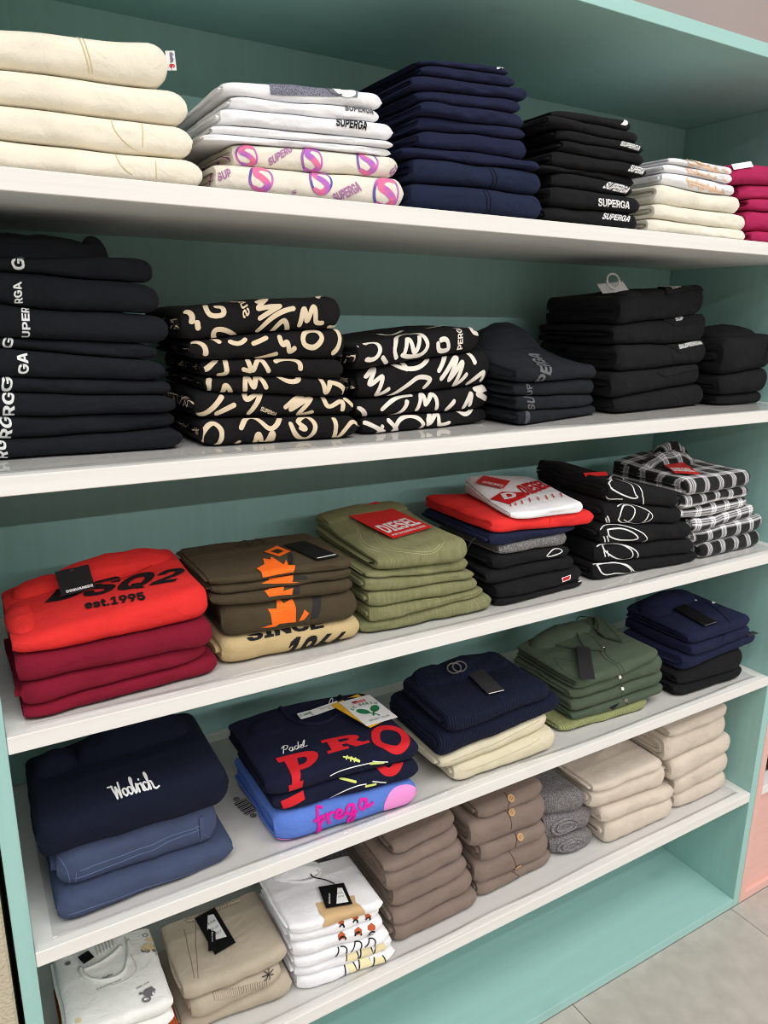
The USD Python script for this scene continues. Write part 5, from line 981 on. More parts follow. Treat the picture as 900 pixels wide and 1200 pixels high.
    ('L', 'D4', 3, 'greenseam', 'seam', 0.0010, 0.0000, [(1.4259, 0.0287), (1.4165, -0.0017)]),
    ('L', 'D4', 2, 'greenseam', 'seam', 0.0010, 0.0000, [(1.4358, 0.0319), (1.4279, -0.0046)]),
    ('L', 'D4', 1, 'greenseam', 'seam', 0.0010, 0.0000, [(1.4366, 0.0220), (1.4550, -0.0123)]),
    ('L', 'D4', 4, 'greenseam', 'seam', 0.0007, 0.0000, [(1.2996, 0.1459), (1.3356, 0.0860)]),
    ('L', 'D4', 4, 'greenseam', 'seam', 0.0007, 0.0000, [(1.2981, 0.1361), (1.2746, 0.0594), (1.2720, -0.0057)]),
    ('L', 'D4', 4, 'greenseam', 'seam', 0.0007, 0.0000, [(1.4784, 0.1462), (1.4957, 0.0970)]),
    ('L', 'D4', 4, 'greenseam', 'seam', 0.0007, 0.0000, [(1.3236, 0.1798), (1.3707, 0.1248)]),
    ('F', 'D4', 4, 'D4tag', [(1.2747, -0.0003), (1.3250, -0.0293), (1.3770, 0.1407)]),
    ('F', 'D4', 4, 'D4loop', [(1.3915, 0.1288), (1.4497, 0.2211), (1.4912, 0.2465), (1.5078, 0.2232), (1.4749, 0.1669)]),
    ('P', 'D4', 1, 'ink', 'label', [(1.3871, 0.0012), (1.4248, 0.0064), (1.4022, -0.0087)]),
    ('F', 'D5', 4, 'D5tag', [(1.7390, 0.0266), (1.7819, 0.0257), (1.7870, 0.1570)]),
    ('T', 'D5', 4, 'GAS', 'white', 900, 0, [(1.8688, 0.1234), (1.9344, 0.1164), (1.9190, 0.1575)], 'lettering'),
    ('L', 'D5', 4, 'deepnavy', 'zip_seam', 0.0016, 0.0000, [(1.8700, 0.1402), (1.8408, 0.0607), (1.8098, 0.0063)]),
    ('L', 'D5', 3, 'deepnavy', 'zip_seam', 0.0014, 0.0000, [(1.8034, 0.0314), (1.7897, 0.0045)]),
    ('F', 'D5', 2, 'D5strap', [(1.9100, 0.0136)]),
    ('F', 'D5', 4, 'D5neck', [(1.8005, 0.2141), (1.7113, 0.2241)]),
    ('S', 'D5', 4, 'white', 'print', 0.0068, [(1.8457, 0.1812), (1.8566, 0.1642)], True),
    ('F', 'E1', 3, 'E1neck', [(0.0794, 0.1581), (0.0858, 0.1303), (0.1049, 0.1121), (0.1275, 0.1058), (0.1504, 0.1113), (0.1651, 0.1366), (0.1777, 0.1931)]),
    ('F', 'E1', 3, 'E1back', [(0.0846, 0.1479), (0.1207, 0.1556), (0.1614, 0.1831)]),
    ('F', 'E1', 3, 'E1lap', [(0.1752, 0.2076), (0.1742, 0.1689), (0.1788, 0.1152), (0.1635, 0.0981), (0.1265, 0.0908)]),
    ('F', 'E1', 3, 'E1tag', [(0.0868, 0.1593), (0.1078, 0.1690), (0.0841, 0.1844)]),
    ('F', 'E1', 3, 'E1panda', [(0.2118, 0.1581), (0.2010, 0.1543), (0.2198, 0.1595), (0.2081, 0.1481), (0.2207, 0.1470), (0.2182, 0.1807), (0.2131, 0.1951), (0.2208, 0.1340)]),
    ('F', 'E1', 3, 'E1bear', [(0.1874, 0.0474), (0.1962, 0.0412), (0.1719, 0.0502), (0.1785, 0.0328), (0.1922, 0.0564)]),
    ('T', 'E1', 3, 'love you', 'inkgrey', 500, 0, [(0.0973, 0.0911), (0.1190, 0.0934), (0.0974, 0.0951)], 'lettering'),
    ('T', 'E1', 3, 'so much', 'inkgrey', 500, 0, [(0.1204, 0.0935), (0.1452, 0.0959), (0.1205, 0.0973)], 'lettering'),
    ('T', 'E1', 3, 'little one', 'inkgrey', 500, 0, [(0.1664, 0.0626), (0.1926, 0.0705), (0.1665, 0.0670)], 'lettering'),
    ('T', 'E1', 3, 'baby', 'inkgrey', 500, 0, [(0.1132, 0.1114), (0.1338, 0.1147), (0.1136, 0.1182)], 'lettering'),
    ('F', 'E1', 3, 'E1spots', [(0.0565, 0.0346), (0.0588, 0.1801), (0.1386, 0.0039)]),
    ('F', 'E1', 3, 'E1pleat', [(0.1177, 0.1893), (0.1508, 0.2007)]),
    ('F', 'E2', 2, 'E2tagb', [(0.3285, 0.0684), (0.3756, 0.0765), (0.3347, 0.1845)]),
    ('F', 'E2', 2, 'E2taga', [(0.3182, 0.0763), (0.3392, 0.0705), (0.3532, 0.2191)]),
    ('L', 'E2', 2, 'beigeseam', 'seam', 0.0009, 0.0000, [(0.3177, 0.1727), (0.3035, 0.1157), (0.2817, 0.0315)]),
    ('L', 'E2', 2, 'beigeseam', 'seam', 0.0009, 0.0000, [(0.2922, 0.1701), (0.2849, 0.0983), (0.2751, 0.0345)]),
    ('F', 'E2', 2, 'E2waist', [(0.3028, 0.2020), (0.3244, 0.1968), (0.3597, 0.2025), (0.3983, 0.2018), (0.4199, 0.2009)]),
    ('F', 'E2', 1, 'E2cord', [(0.4199, 0.0163)]),
    ('F', 'E2', 1, 'E2waist1', [(0.3091, 0.0217), (0.3563, 0.0105), (0.4157, 0.0002)]),
    ('F', 'E3', 5, 'E3tag', [(0.5573, 0.0287), (0.6154, 0.0220), (0.5974, 0.0932)]),
    ('P', 'E3', 5, 'tanink', 'print', [(0.5464, 0.0564), (0.5728, 0.0551), (0.6301, 0.0510), (0.6360, 0.0488), (0.6275, 0.0296), (0.6393, -0.0009), (0.6424, -0.0158), (0.6046, -0.0167), (0.5477, -0.0229), (0.5384, -0.0038), (0.5452, 0.0108), (0.5406, 0.0256)]),
    ('F', 'E3', 5, 'E3cord', [(0.6085, 0.0938), (0.5970, 0.1113), (0.5752, 0.1292), (0.5741, 0.1469), (0.5931, 0.1476)]),
    ('P', 'E3', 4, 'rustink', 'print', [(0.5806, 0.0169), (0.5895, 0.0154), (0.5940, 0.0109), (0.5920, 0.0071), (0.5797, 0.0098)]),
    ('P', 'E3', 4, 'rustink', 'print', [(0.6155, 0.0158), (0.6248, 0.0147), (0.6295, 0.0103), (0.6277, 0.0060), (0.6150, 0.0085)]),
    ('P', 'E3', 4, 'rustink', 'print', [(0.6443, 0.0117), (0.6537, 0.0109), (0.6596, 0.0056), (0.6585, -0.0003), (0.6453, 0.0031)]),
    ('P', 'E3', 3, 'rustink', 'print', [(0.5784, 0.0215), (0.5893, 0.0267), (0.5945, 0.0193), (0.5911, 0.0120), (0.5816, 0.0117), (0.5760, 0.0144)]),
    ('P', 'E3', 3, 'rustink', 'print', [(0.6167, 0.0238), (0.6277, 0.0276), (0.6330, 0.0203), (0.6292, 0.0137), (0.6197, 0.0139), (0.6142, 0.0167)]),
    ('P', 'E3', 3, 'rustink', 'print', [(0.6476, 0.0156), (0.6586, 0.0191), (0.6652, 0.0110), (0.6635, 0.0031), (0.6529, 0.0051), (0.6461, 0.0092)]),
    ('S', 'E3', 4, 'ink', 'outline_print', 0.0038, [(0.5827, 0.0046), (0.5880, 0.0072), (0.5928, -0.0001)], True),
    ('S', 'E3', 4, 'ink', 'outline_print', 0.0038, [(0.6160, 0.0039), (0.6214, 0.0067), (0.6267, -0.0015)], True),
    ('S', 'E3', 4, 'ink', 'outline_print', 0.0038, [(0.6469, -0.0006), (0.6516, 0.0035), (0.6586, -0.0078)], True),
    ('S', 'E3', 3, 'ink', 'outline_print', 0.0038, [(0.5795, 0.0049), (0.5847, 0.0097), (0.5917, 0.0085), (0.5933, 0.0019)], True),
    ('S', 'E3', 3, 'ink', 'outline_print', 0.0038, [(0.6152, 0.0063), (0.6206, 0.0107), (0.6277, 0.0093), (0.6288, 0.0036)], True),
    ('S', 'E3', 3, 'ink', 'outline_print', 0.0039, [(0.6506, -0.0073), (0.6533, 0.0006), (0.6631, -0.0044), (0.6500, -0.0169)], True),
    ('S', 'E3', 2, 'ink', 'outline_print', 0.0029, [(0.5774, 0.0275), (0.5744, 0.0160), (0.5680, 0.0082)], True),
    ('S', 'E3', 2, 'ink', 'outline_print', 0.0029, [(0.5836, 0.0290), (0.5929, 0.0250), (0.5913, 0.0109)], True),
    ('S', 'E3', 2, 'ink', 'outline_print', 0.0029, [(0.6171, 0.0240), (0.6100, 0.0131), (0.6030, 0.0064)], True),
    ('S', 'E3', 2, 'ink', 'outline_print', 0.0029, [(0.6171, 0.0240), (0.6278, 0.0203), (0.6262, 0.0017)], True),
    ('S', 'E3', 2, 'ink', 'outline_print', 0.0029, [(0.6492, 0.0159), (0.6433, 0.0039), (0.6375, -0.0009)], True),
    ('S', 'E3', 2, 'ink', 'outline_print', 0.0029, [(0.6504, 0.0160), (0.6587, 0.0124), (0.6592, -0.0046)], True),
    ('S', 'E3', 1, 'ink', 'outline_print', 0.0029, [(0.6015, 0.0206), (0.5976, 0.0037)], True),
    ('S', 'E3', 1, 'ink', 'outline_print', 0.0030, [(0.6225, 0.0178), (0.6250, 0.0064), (0.6260, -0.0235)], True),
    ('S', 'E3', 1, 'ink', 'outline_print', 0.0030, [(0.6341, 0.0146), (0.6326, 0.0036), (0.6283, -0.0105)], True),
    ('S', 'E3', 1, 'ink', 'outline_print', 0.0030, [(0.6559, 0.0127), (0.6588, -0.0017), (0.6588, -0.0235)], True),
    ('S', 'E3', 1, 'ink', 'outline_print', 0.0030, [(0.6688, 0.0088), (0.6676, -0.0061), (0.6588, -0.0235)], True),
    ('S', 'E3', 1, 'ink', 'outline_print', 0.0030, [(0.6898, 0.0031), (0.6880, -0.0203), (0.7055, -0.0167)], True),
    ('S', 'E3', 0, 'ink', 'outline_print', 0.0030, [(0.5941, 0.0254), (0.5934, 0.0098), (0.5920, -0.0200)], True),
    ('S', 'E3', 0, 'ink', 'outline_print', 0.0030, [(0.6153, 0.0196), (0.6178, 0.0048), (0.6232, -0.0196)], True),
    ('S', 'E3', 0, 'ink', 'outline_print', 0.0030, [(0.6291, 0.0164), (0.6270, 0.0031), (0.6274, -0.0166)], True),
    ('S', 'E3', 0, 'ink', 'outline_print', 0.0030, [(0.6519, 0.0131), (0.6535, 0.0013), (0.6594, -0.0117)], True),
    ('S', 'E3', 0, 'ink', 'outline_print', 0.0030, [(0.6638, 0.0120), (0.6613, 0.0013), (0.6589, -0.0130)], True),
    ('S', 'E3', 0, 'ink', 'outline_print', 0.0030, [(0.6837, 0.0120), (0.6858, 0.0042), (0.6901, -0.0117)], True),
    ('P', 'E3', 1, 'paleyellow', 'print', [(0.6025, 0.0192), (0.6211, 0.0172), (0.6247, 0.0044), (0.6251, -0.0110), (0.5981, -0.0005)]),
    ('P', 'E3', 1, 'paleyellow', 'print', [(0.6364, 0.0149), (0.6545, 0.0120), (0.6624, -0.0175), (0.6311, -0.0235)]),
    ('P', 'E3', 1, 'paleyellow', 'print', [(0.6701, 0.0089), (0.6890, 0.0029), (0.7033, -0.0172), (0.6664, -0.0235)]),
    ('P', 'E3', 0, 'paleyellow', 'print', [(0.5966, 0.0236), (0.6142, 0.0195), (0.6221, -0.0064), (0.6099, -0.0090)]),
    ('P', 'E3', 0, 'paleyellow', 'print', [(0.6321, 0.0153), (0.6507, 0.0131), (0.6573, -0.0088), (0.6253, -0.0200)]),
    ('P', 'E3', 0, 'paleyellow', 'print', [(0.6652, 0.0117), (0.6822, 0.0114), (0.6871, -0.0063), (0.6611, -0.0064)]),
    ('F', 'E5', 4, 'wood', [(1.0636, 0.0178)]),
    ('F', 'E5', 3, 'wood', [(1.0707, 0.0305)]),
    ('F', 'E5', 2, 'wood', [(1.1000, 0.0167)]),
    ('F', 'E5', 1, 'wood', [(1.1146, -0.0274)]),
    ('L', 'E5', 4, 'brownseam', 'seam', 0.0012, 0.0000, [(1.0621, 0.0410), (1.0520, -0.0062)]),
    ('L', 'E5', 3, 'brownseam', 'seam', 0.0012, 0.0000, [(1.0551, 0.0440), (1.0649, 0.0148), (1.0672, -0.0149)]),
    ('L', 'E5', 2, 'brownseam', 'seam', 0.0012, 0.0000, [(1.0932, 0.0367), (1.0890, 0.0142), (1.0865, -0.0141)]),
    ('L', 'E5', 1, 'brownseam', 'seam', 0.0012, 0.0000, [(1.0775, 0.0382), (1.0930, 0.0101), (1.1100, -0.0335)]),
    ('L', 'E5', 0, 'brownseam', 'seam', 0.0012, 0.0000, [(1.1005, 0.0178), (1.1241, -0.0211), (1.1026, -0.0294)]),
    ('F', 'E7', 3, 'E7fold', [(1.4892, 0.1163), (1.5108, 0.0913), (1.5191, 0.0742), (1.5888, 0.0826)]),
    ('F', 'B1', 8, 'hoodB1', [(0.1582, 0.0419), (0.2173, 0.0516)]),
]
INK = {k: plain('ink_' + k, c, 0.75, 0.25) for k, c in {
    'white': (238, 238, 238), 'ink': (22, 22, 24), 'inkgrey': (96, 94, 98), 'mauve': (176, 120, 170), 'deepnavy': (14, 17, 34), 'peach': (240, 204, 172), 'creamink': (222, 204, 174), 'whiteink': (234, 226, 214),
    'greyink': (104, 106, 110), 'orange': (255, 112, 30), 'olivedark': (50, 42, 30), 'barink': (42, 40, 40), 'stitch': (166, 166, 124), 'redink': (206, 26, 30), 'redseam': (170, 24, 24), 'bluestitch': (92, 108, 146),
    'scarlet': (206, 32, 40), 'neon': (214, 224, 120), 'sandseam': (184, 174, 142), 'greenseam': (48, 58, 46), 'beigeseam': (140, 124, 104), 'tanink': (204, 172, 128), 'rustink': (186, 88, 48), 'paleyellow': (240, 226, 180),
    'brownseam': (82, 68, 62), 'cream': (216, 200, 166), 'pink': (240, 150, 216), 'fuchsia': (226, 24, 160), 'green': (40, 120, 78), 'bear': (112, 110, 112), 'bearcream': (226, 206, 158), 'red': (222, 30, 30)}.items()}
INK['halftone'] = two_tone('ink_halftone', (72, 74, 92), (150, 150, 164), 900.0, 0.45, 0.55)
INK['purple'] = two_tone('ink_purple', (104, 92, 170), (214, 120, 190), 26.0, 0.42, 0.6)
INK['rose'] = two_tone('ink_rose', (232, 120, 160), (180, 110, 200), 40.0, 0.45, 0.62)
CARD = {'black': plain('card_black', (13, 13, 14), 0.55, 0.25), 'charcoal': plain('card_charcoal', (44, 42, 46), 0.5), 'red': plain('card_red', (222, 34, 34), 0.45), 'white': plain('card_white', (240, 240, 240), 0.5), 'yellow': plain('card_yellow', (240, 184, 40), 0.5)}
CORD = plain('cord_black', (16, 16, 18), 0.7); CLEAR = plain('loop_white', (232, 232, 232), 0.4)
METAL = plain('snap_metal', (196, 192, 184), 0.25, metal=1.0); WOOD = plain('button_wood', (190, 150, 104), 0.5, var=0.15, vscale=300.0); HOLE = plain('button_hole', (70, 48, 30), 0.8)

ANCH = {}; LAYER = {}
def height(g, name):
    k = (g.st.name, g.i); LAYER[k] = LAYER.get(k, 0) + 1
    return 0.0010 + (0.00030 * min(LAYER[k], 3) if g.i == g.st.n - 1 else 0.00003 * LAYER[k])
pend = []
for m in MARKS:
    if m[0] == 'F': ANCH.setdefault(m[3], []).append((GAR[(m[1], m[2])], m[4])); continue
    g = GAR[(m[1], m[2])]
    if m[0] == 'T':
        sh = affine3(text_shape(m[3], m[5], 1.0, m[6])[0], *m[7]); mat, nm = m[4], m[8]
    elif m[0] == 'S':
        sh, mat, nm = stroke(m[6], m[5], 36 if m[7] else 2, m[7]), m[3], m[4]
    elif m[0] == 'P':
        sh, mat, nm = Polygon(m[5]).buffer(0), m[3], m[4]
    else:
        line(g, m[7], m[4], INK[m[3]], rad=m[5], h=m[6], n=24); continue
    pend.append([g, mat, 'brush_stroke' if nm == 'brush_print' else nm, [sh]])
for g, mat, nm, shs in pend:
    decal(g, unary_union(shs).buffer(0), nm, INK[mat], h=height(g, nm) if g.st.name != 'B5' else (.0056 if g.i == 4 else .0030))

def A(key): return ANCH[key][0]
def atdep(g, dep): return float(np.interp(dep, g.dep[18:], g.s[18:]))
def quad(sh, P):
    """Unit box -> quadrilateral (bottom left, bottom right, top left, top right)."""
    P = np.array(P)
    def f_(xy):
        u, v = xy[:, :1], xy[:, 1:2]
        return P[0] * (1 - u) * (1 - v) + P[1] * u * (1 - v) + P[2] * (1 - u) * v + P[3] * u * v
    return shapely.transform(shapely.segmentize(sh, 0.05), f_)
def hang_tag(key, colour, lift=0.004, prints=(), hole=True, name='hang_tag', label=None, shape=None, tilt=None, length=None, flat_w=None):
    g, (p0, p1, p2) = A(key)
    fr = flat_frame(g, p0, p2, lift, flat_w) if flat_w else frame(g, p0, p1, p2, lift)
    if length or tilt is not None:                              # the tag leans up against what lies behind it
        a, e1, e2, n, w, hh = fr
        if tilt is not None:
            e2 = np.array([0, math.cos(math.radians(tilt)), math.sin(math.radians(tilt))]); e2 -= e1 * (e2 @ e1); e2 /= np.linalg.norm(e2)
        fr = (a, e1, e2, np.cross(e1, e2), w, length or hh)
    t = card(g, fr, name, CARD[colour], label=label, shape=shape)
    for nm, mat, sh in prints: card_print(fr, sh, nm, mat, t)
    return g, fr, t
def on_card(fr, u, v, h=0.0): a, e1, e2, n, w, hh = fr; return a + u * w * e1 + v * hh * e2 + h * n
def cord_to(g, fr, u, v, pts, rad=0.0007, mat=None):
    """A string from a tag's hole to points on the cloth (x, s, height)."""
    P = [on_card(fr, u, v, 0.001)] + [g.surf(np.array([p[0]]), np.array([p[1]]), np.array([p[2]]))[0] for p in pts]
    part(g.x, 'tag_string', tube(smooth_line(P, 30), rad, 5), mat or CORD, smooth=True)

# ---- top shelf
g, P = A('A1side')
a, b = (g.surf(np.array([min(p[0], g.xr - 0.002)]), np.array([p[1]]), 0.001)[0] for p in P)
a, b = g.place(0.995, 0.012, 0.92), g.place(1.0, 0.012, 0.28)
a, b = np.array(a) + [0.001, 0, 0.002], np.array(b) + [0.002, 0, 0]
e1 = np.array([0.90, -0.40, 0.06]); e1 /= np.linalg.norm(e1); e2 = (a - b); hh = np.linalg.norm(e2) * 1.25; e2 = e2 / np.linalg.norm(e2); e2 = e2 - e1 * (e1 @ e2); e2 /= np.linalg.norm(e2)
fr = (b, e1, e2, np.cross(e1, e2), 0.013, hh)
t = card(g, fr, 'neck_label', CARD['white'])
card_print(fr, affinity.rotate(text_in('superga', .5, .0, 1.0, .11), 90, origin=(.5, .0)).intersection(box(0, 0, 1, 1)), 'label_lettering', INK['deepnavy'], t)
card_print(fr, affinity.affine_transform(text_shape('superga', 800)[0], [0, -.45, .5, 0, .75, .42]), 'label_lettering', plain('ink_label_blue', (70, 74, 120)), t)
card_print(fr, affinity.affine_transform(text_shape('S', 900)[0], [0, -.6, .22, 0, .85, .12]), 'label_logo', INK['red'], t)
hang_tag('A1tag', 'white', 0.004)
for key, v in list(ANCH.items()):
    if key.startswith('ring'):
        for g, (c, p1, p2) in v:
            c = np.array(c); r_ = float(np.hypot(*(np.array(p1) - c))) * .72; ry = min(float(np.hypot(*(np.array(p2) - c))) * 1.25, r_ * 1.1)
            E = lambda k: affinity.translate(affinity.scale(Point(0, 0).buffer(1.0, 12), r_ * k, ry * k), *c)
            Ssh = affinity.translate(affinity.scale(stroke([(.55, .75), (-.2, .72), (-.45, .3), (.1, 0.02), (.5, -.3), (.2, -.75), (-.55, -.72)], .46), r_, ry, origin=(0, 0)), *c)
            decal(g, E(1.0), 'ring_print', INK['purple'], h=.0008); decal(g, E(.80), 'ring_print', M['offwhite'], h=.0013); decal(g, Ssh.intersection(E(.97)), 'ring_print', INK['rose'], h=.0018)
g, fr, t = hang_tag('A6tag', 'white', 0.006)
# ---- second shelf: hood, flaps, tag with ring, end lumps
g = GAR[('B1', 8)]
dome(g, .12, atdep(g, .060), .115, .050, .036, 'hood', g.mat, seed=3, fold=.22); dome(g, .215, atdep(g, .055), .022, .018, .034, 'hood', g.mat, seed=5, fold=.15)
for g, P in ANCH['flap']:
    slab(g, Polygon(P).buffer(.004).buffer(-.001), 'pocket_flap', g.mat, 0.0010, 0.0046 if g.i == 4 else 0.0022)
g, fr, t = hang_tag('B5tag', 'white', 0.005, label='white paper tag', tilt=28, length=.045)
c = on_card(fr, .45, .45, .019); an = np.linspace(0, 2 * np.pi, 28, endpoint=False)
part(g.x, 'tag_ring', tube(c + np.c_[.021 * np.cos(an), 0.004 * np.sin(an), .0175 * np.sin(an)], .0026, 6, True), CLEAR, smooth=True, label='white plastic ring')
g = GAR[('B5', 4)]; dome(g, g.xl + .05, atdep(g, .035), .035, .03, .010, 'pocket_fold', g.mat, seed=2, fold=.5)
for i, x in ((2, 1.905),):
    g = GAR[('B6', i)]
    line(g, [(x, -.018), (x + .008, 0), (x + .012, .016), (x + .035, .030)], 'pocket_edge', g.mat, rad=.0026, h=.0004)
dome(GAR[('B6', 2)], 1.86, atdep(GAR[('B6', 2)], .09), .09, .05, .018, 'pocket_fold', M['black'], seed=8)
g = GAR[('B4', 3)]; dome(g, 1.12, atdep(g, .15), .10, .05, .014, 'collar_fold', g.mat, seed=8, fold=.5)
# ---- third shelf
g = GAR[('C1', 3)]
dome(g, .205, atdep(g, .185), .115, .032, .024, 'collar', g.mat, seed=4, fold=.28); dome(g, .085, atdep(g, .19), .045, .028, .014, 'collar', g.mat, seed=6, fold=.3)
line(g, [(.135, atdep(g, .16)), (.19, atdep(g, .142)), (.25, atdep(g, .147)), (.305, atdep(g, .178))], 'neck_seam', INK['redseam'], rad=.0010, h=.001)
dome(g, .045, atdep(g, .09), .022, .07, .010, 'sleeve', g.mat, seed=9, fold=.4)
g, fr, t = hang_tag('C1tag', 'black', 0.007, tilt=48, length=.047, prints= [('tag_lettering', INK['white'], text_in('DSQUARED2', .16, .08, .96, .10, 900)), ('tag_slot', INK['inkgrey'], box(.44, .9, .52, .93))])
cord_to(g, fr, .48, .92, [(.115, atdep(g, .175), .012), (.125, atdep(g, .20), .010)])
g, fr, t = hang_tag('C2tag', 'black', 0.004, [('tag_line', INK['white'], box(.10, .05, .95, .085))])
g2, P = A('C2cord'); line(g2, [(p[0], p[1], .004 + .006 * (k % 2)) for k, p in enumerate(P)], 'tag_string', CORD, rad=.0011, n=40)
g, fr, t = hang_tag('C3tag', 'red', 0.005, [('tag_lettering', INK['white'], text_in('DIESEL', .07, .14, .95, .24, 800)), ('tag_small_print', INK['white'], text_in('FOR SUCCESSFUL LIVING', .08, .045, .93, .045, 700)), ('tag_small_print', INK['white'], text_in('DIESEL', .36, .90, .68, .045, 700))])
g = GAR[('C3', 5)]
_, P = A('C3loop'); slab(g, LineString(P[:2]).buffer(.0055, cap_style='flat'), 'belt_loop', g.mat, .0008, .0035)
slab(g, box(g.xl + .004, atdep(g, .235), g.xr - .01, atdep(g, .268)), 'waistband', g.mat, .0008, .005)
line(g, [(g.xl + .006, atdep(g, .232)), (g.xr - .02, atdep(g, .232))], 'stitching', INK['stitch'], rad=.0007, curve=False)
g, fr, t = hang_tag('C4tag', 'red', 0.007, length=.070, prints= [('tag_lettering', INK['white'], text_in('DIESEL', .20, .13, .97, .20, 900)), ('tag_small_print', INK['white'], text_in('FOR SUCCESSFUL LIVING', .18, .04, .95, .04, 700))])
g = GAR[('C4', 5)]
p = g.place(0.0, .05, .6); part(g.x, 'drawstring', tube(smooth_line([p + [.01, 0, 0], p + [-.012, .0, -.008], p + [-.022, .008, -.03], p + [-.028, .02, -.06]], 24), .0022, 6), CORD, smooth=True, label='black drawstring')
hang_tag('C5tag', 'red', 0.006)
g, fr, t = hang_tag('C6tag', 'red', 0.006, [('tag_lettering', INK['white'], text_in('DIESEL', .06, .10, .92, .18, 900))])
g = GAR[('C6', 5)]; x0 = (g.xl + g.xr) / 2
dome(g, x0 - .02, atdep(g, .165), .10, .035, .030, 'collar', M['plaid'], seed=3, fold=.45); dome(g, x0 + .03, atdep(g, .20), .07, .03, .040, 'collar', M['plaid'], seed=7, fold=.45)
# ---- fourth shelf
def script(strokes, key, w, mat, name, h0, h1, raised=True):
    g, (p0, p1, p2) = A(key)
    asp = np.array([np.hypot(*(np.array(p1) - p0)) / np.hypot(*(np.array(p2) - p0)), 1.0])
    sh = unary_union([affine3(LineString((smooth_line(np.array(s_) * asp, 40) if len(s_) > 3 else np.array(s_) * asp) / asp), p0, p1, p2).buffer(w / 2, quad_segs=3) for s_ in strokes])
    if raised: slab(g, sh, name, mat, h0, h1, size=.006)
    else: decal(g, sh, name, mat, h=h1)
def oval(cx, hw, y0=.02, y1=.48): return [(cx, y1), (cx - hw * .85, y1 - .10), (cx - hw, .25), (cx - hw * .8, y0 + .08), (cx, y0), (cx + hw * .8, y0 + .08), (cx + hw, .25), (cx + hw * .85, y1 - .10), (cx, y1)]
WOOL = [[(-.02, .84), (.07, .84)], [(.055, .86), (.080, .02)], [(.080, .02), (.135, .74)], [(.135, .74), (.170, .02)], [(.170, .02), (.225, .98)], oval(.290, .046), oval(.400, .046),
        [(.452, .15), (.49, .50), (.525, .86), (.515, 1.04), (.490, .90), (.485, .20), (.50, .02), (.53, .06)], [(.53, .06), (.575, .50)], [(.575, .52), (.585, .02)], [(.585, .30), (.61, .46), (.645, .44)], [(.675, .48), (.675, .06), (.70, .02)], [(.672, .70), (.676, .76)],
        [(.79, .40), (.76, .48), (.725, .40), (.715, .20), (.735, .05), (.77, .02), (.81, .14)], [(.81, .14), (.85, .55), (.875, .95), (.860, 1.08), (.842, .95), (.840, .50), (.840, .02)], [(.842, .25), (.87, .44), (.90, .44), (.908, .25), (.912, .08), (.94, .02), (1.03, .06)]]
script(WOOL, 'wool', .0031, INK['white'], 'script_lettering', .0004, .0014)
g = GAR[('D1', 2)]
dome(g, .215, atdep(g, .168), .105, .034, .050, 'hood', g.mat, seed=3, fold=.35); dome(g, .075, atdep(g, .168), .040, .028, .030, 'hood', g.mat, seed=5, fold=.35); dome(g, .285, atdep(g, .165), .040, .03, .026, 'hood', g.mat, seed=11, fold=.3)
g = GAR[('D1', 1)]; slab(g, box(g.xr - .036, -.022, g.xr - .028, .024), 'hem_tab', g.mat, .0006, .003)
def arcpts(cx, cy, rx, ry, a0, a1, n=12): return [(cx + rx * math.cos(math.radians(t_)), cy + ry * math.sin(math.radians(t_))) for t_ in np.linspace(a0, a1, n)]
Pg_ = Polygon([(0, 0), (.58, 0), (.58, .16), (.45, .16), (.45, .40)] + arcpts(.60, .70, .40, .30, -90, 90) + [(0, 1), (0, .84), (.14, .84), (.14, .16), (0, .16)], [[(.45, .56)] + arcpts(.56, .70, .14, .14, -90, 90) + [(.45, .84)]])
Rg_ = Polygon([(0, 0), (.50, 0), (.50, .16), (.40, .16), (.40, .42), (.52, .42), (.66, 0), (1.0, 0), (1.0, .16), (.88, .16), (.76, .46)] + arcpts(.58, .72, .36, .28, -50, 90) + [(0, 1), (0, .84), (.12, .84), (.12, .16), (0, .16)], [[(.40, .58)] + arcpts(.54, .71, .14, .13, -90, 90) + [(.40, .84)]])
for key, sh in (('P', Pg_), ('R', Rg_)):
    g, P = A(key); slab(g, quad(sh, P), 'felt_letter', INK['scarlet'], .0004, .0020, size=.007)
script([[(.02, .0), (.10, .95)], [(.0, .75), (.10, 1.0), (.22, .95), (.24, .7), (.16, .48), (.07, .45)], [(.40, .45), (.32, .48), (.28, .2), (.33, .0), (.40, .25)], [(.41, .48), (.41, .02), (.46, .08)], [(.62, .42), (.53, .48), (.49, .2), (.54, .0), (.60, .2)], [(.68, 1.0), (.62, .05), (.66, .05)],
        [(.70, .22), (.79, .32), (.77, .48), (.71, .38), (.72, .06), (.78, .0), (.83, .12)], [(.83, .12), (.92, .75), (.93, 1.0), (.89, .85), (.87, .1), (.93, .02), (.98, .1)]], 'padel', .0020, INK['white'], 'script_lettering', .0004, .0014, raised=False)
FREGA = [[(.15, .92), (.09, 1.02), (.06, .6), (.05, 0), (.03, -.55), (.075, -.40), (.075, .1), (.15, .30)], [(.0, .42), (.15, .50)], [(.20, .52), (.22, .02), (.23, .36), (.31, .50)], [(.33, .20), (.42, .27), (.45, .40), (.41, .51), (.365, .44), (.35, .22), (.37, .05), (.42, .0), (.50, .16)],
         [(.65, .42), (.57, .50), (.53, .22), (.58, .02), (.645, .30), (.66, .48), (.645, -.35), (.57, -.62), (.545, -.36), (.70, .05)], [(.88, .40), (.80, .50), (.76, .20), (.81, .0), (.875, .32), (.89, .46), (.895, .06), (.99, .14)]]
script(FREGA, 'frega', .0052, INK['fuchsia'], 'script_lettering', .0004, .0030)
g, P = A('blobs')
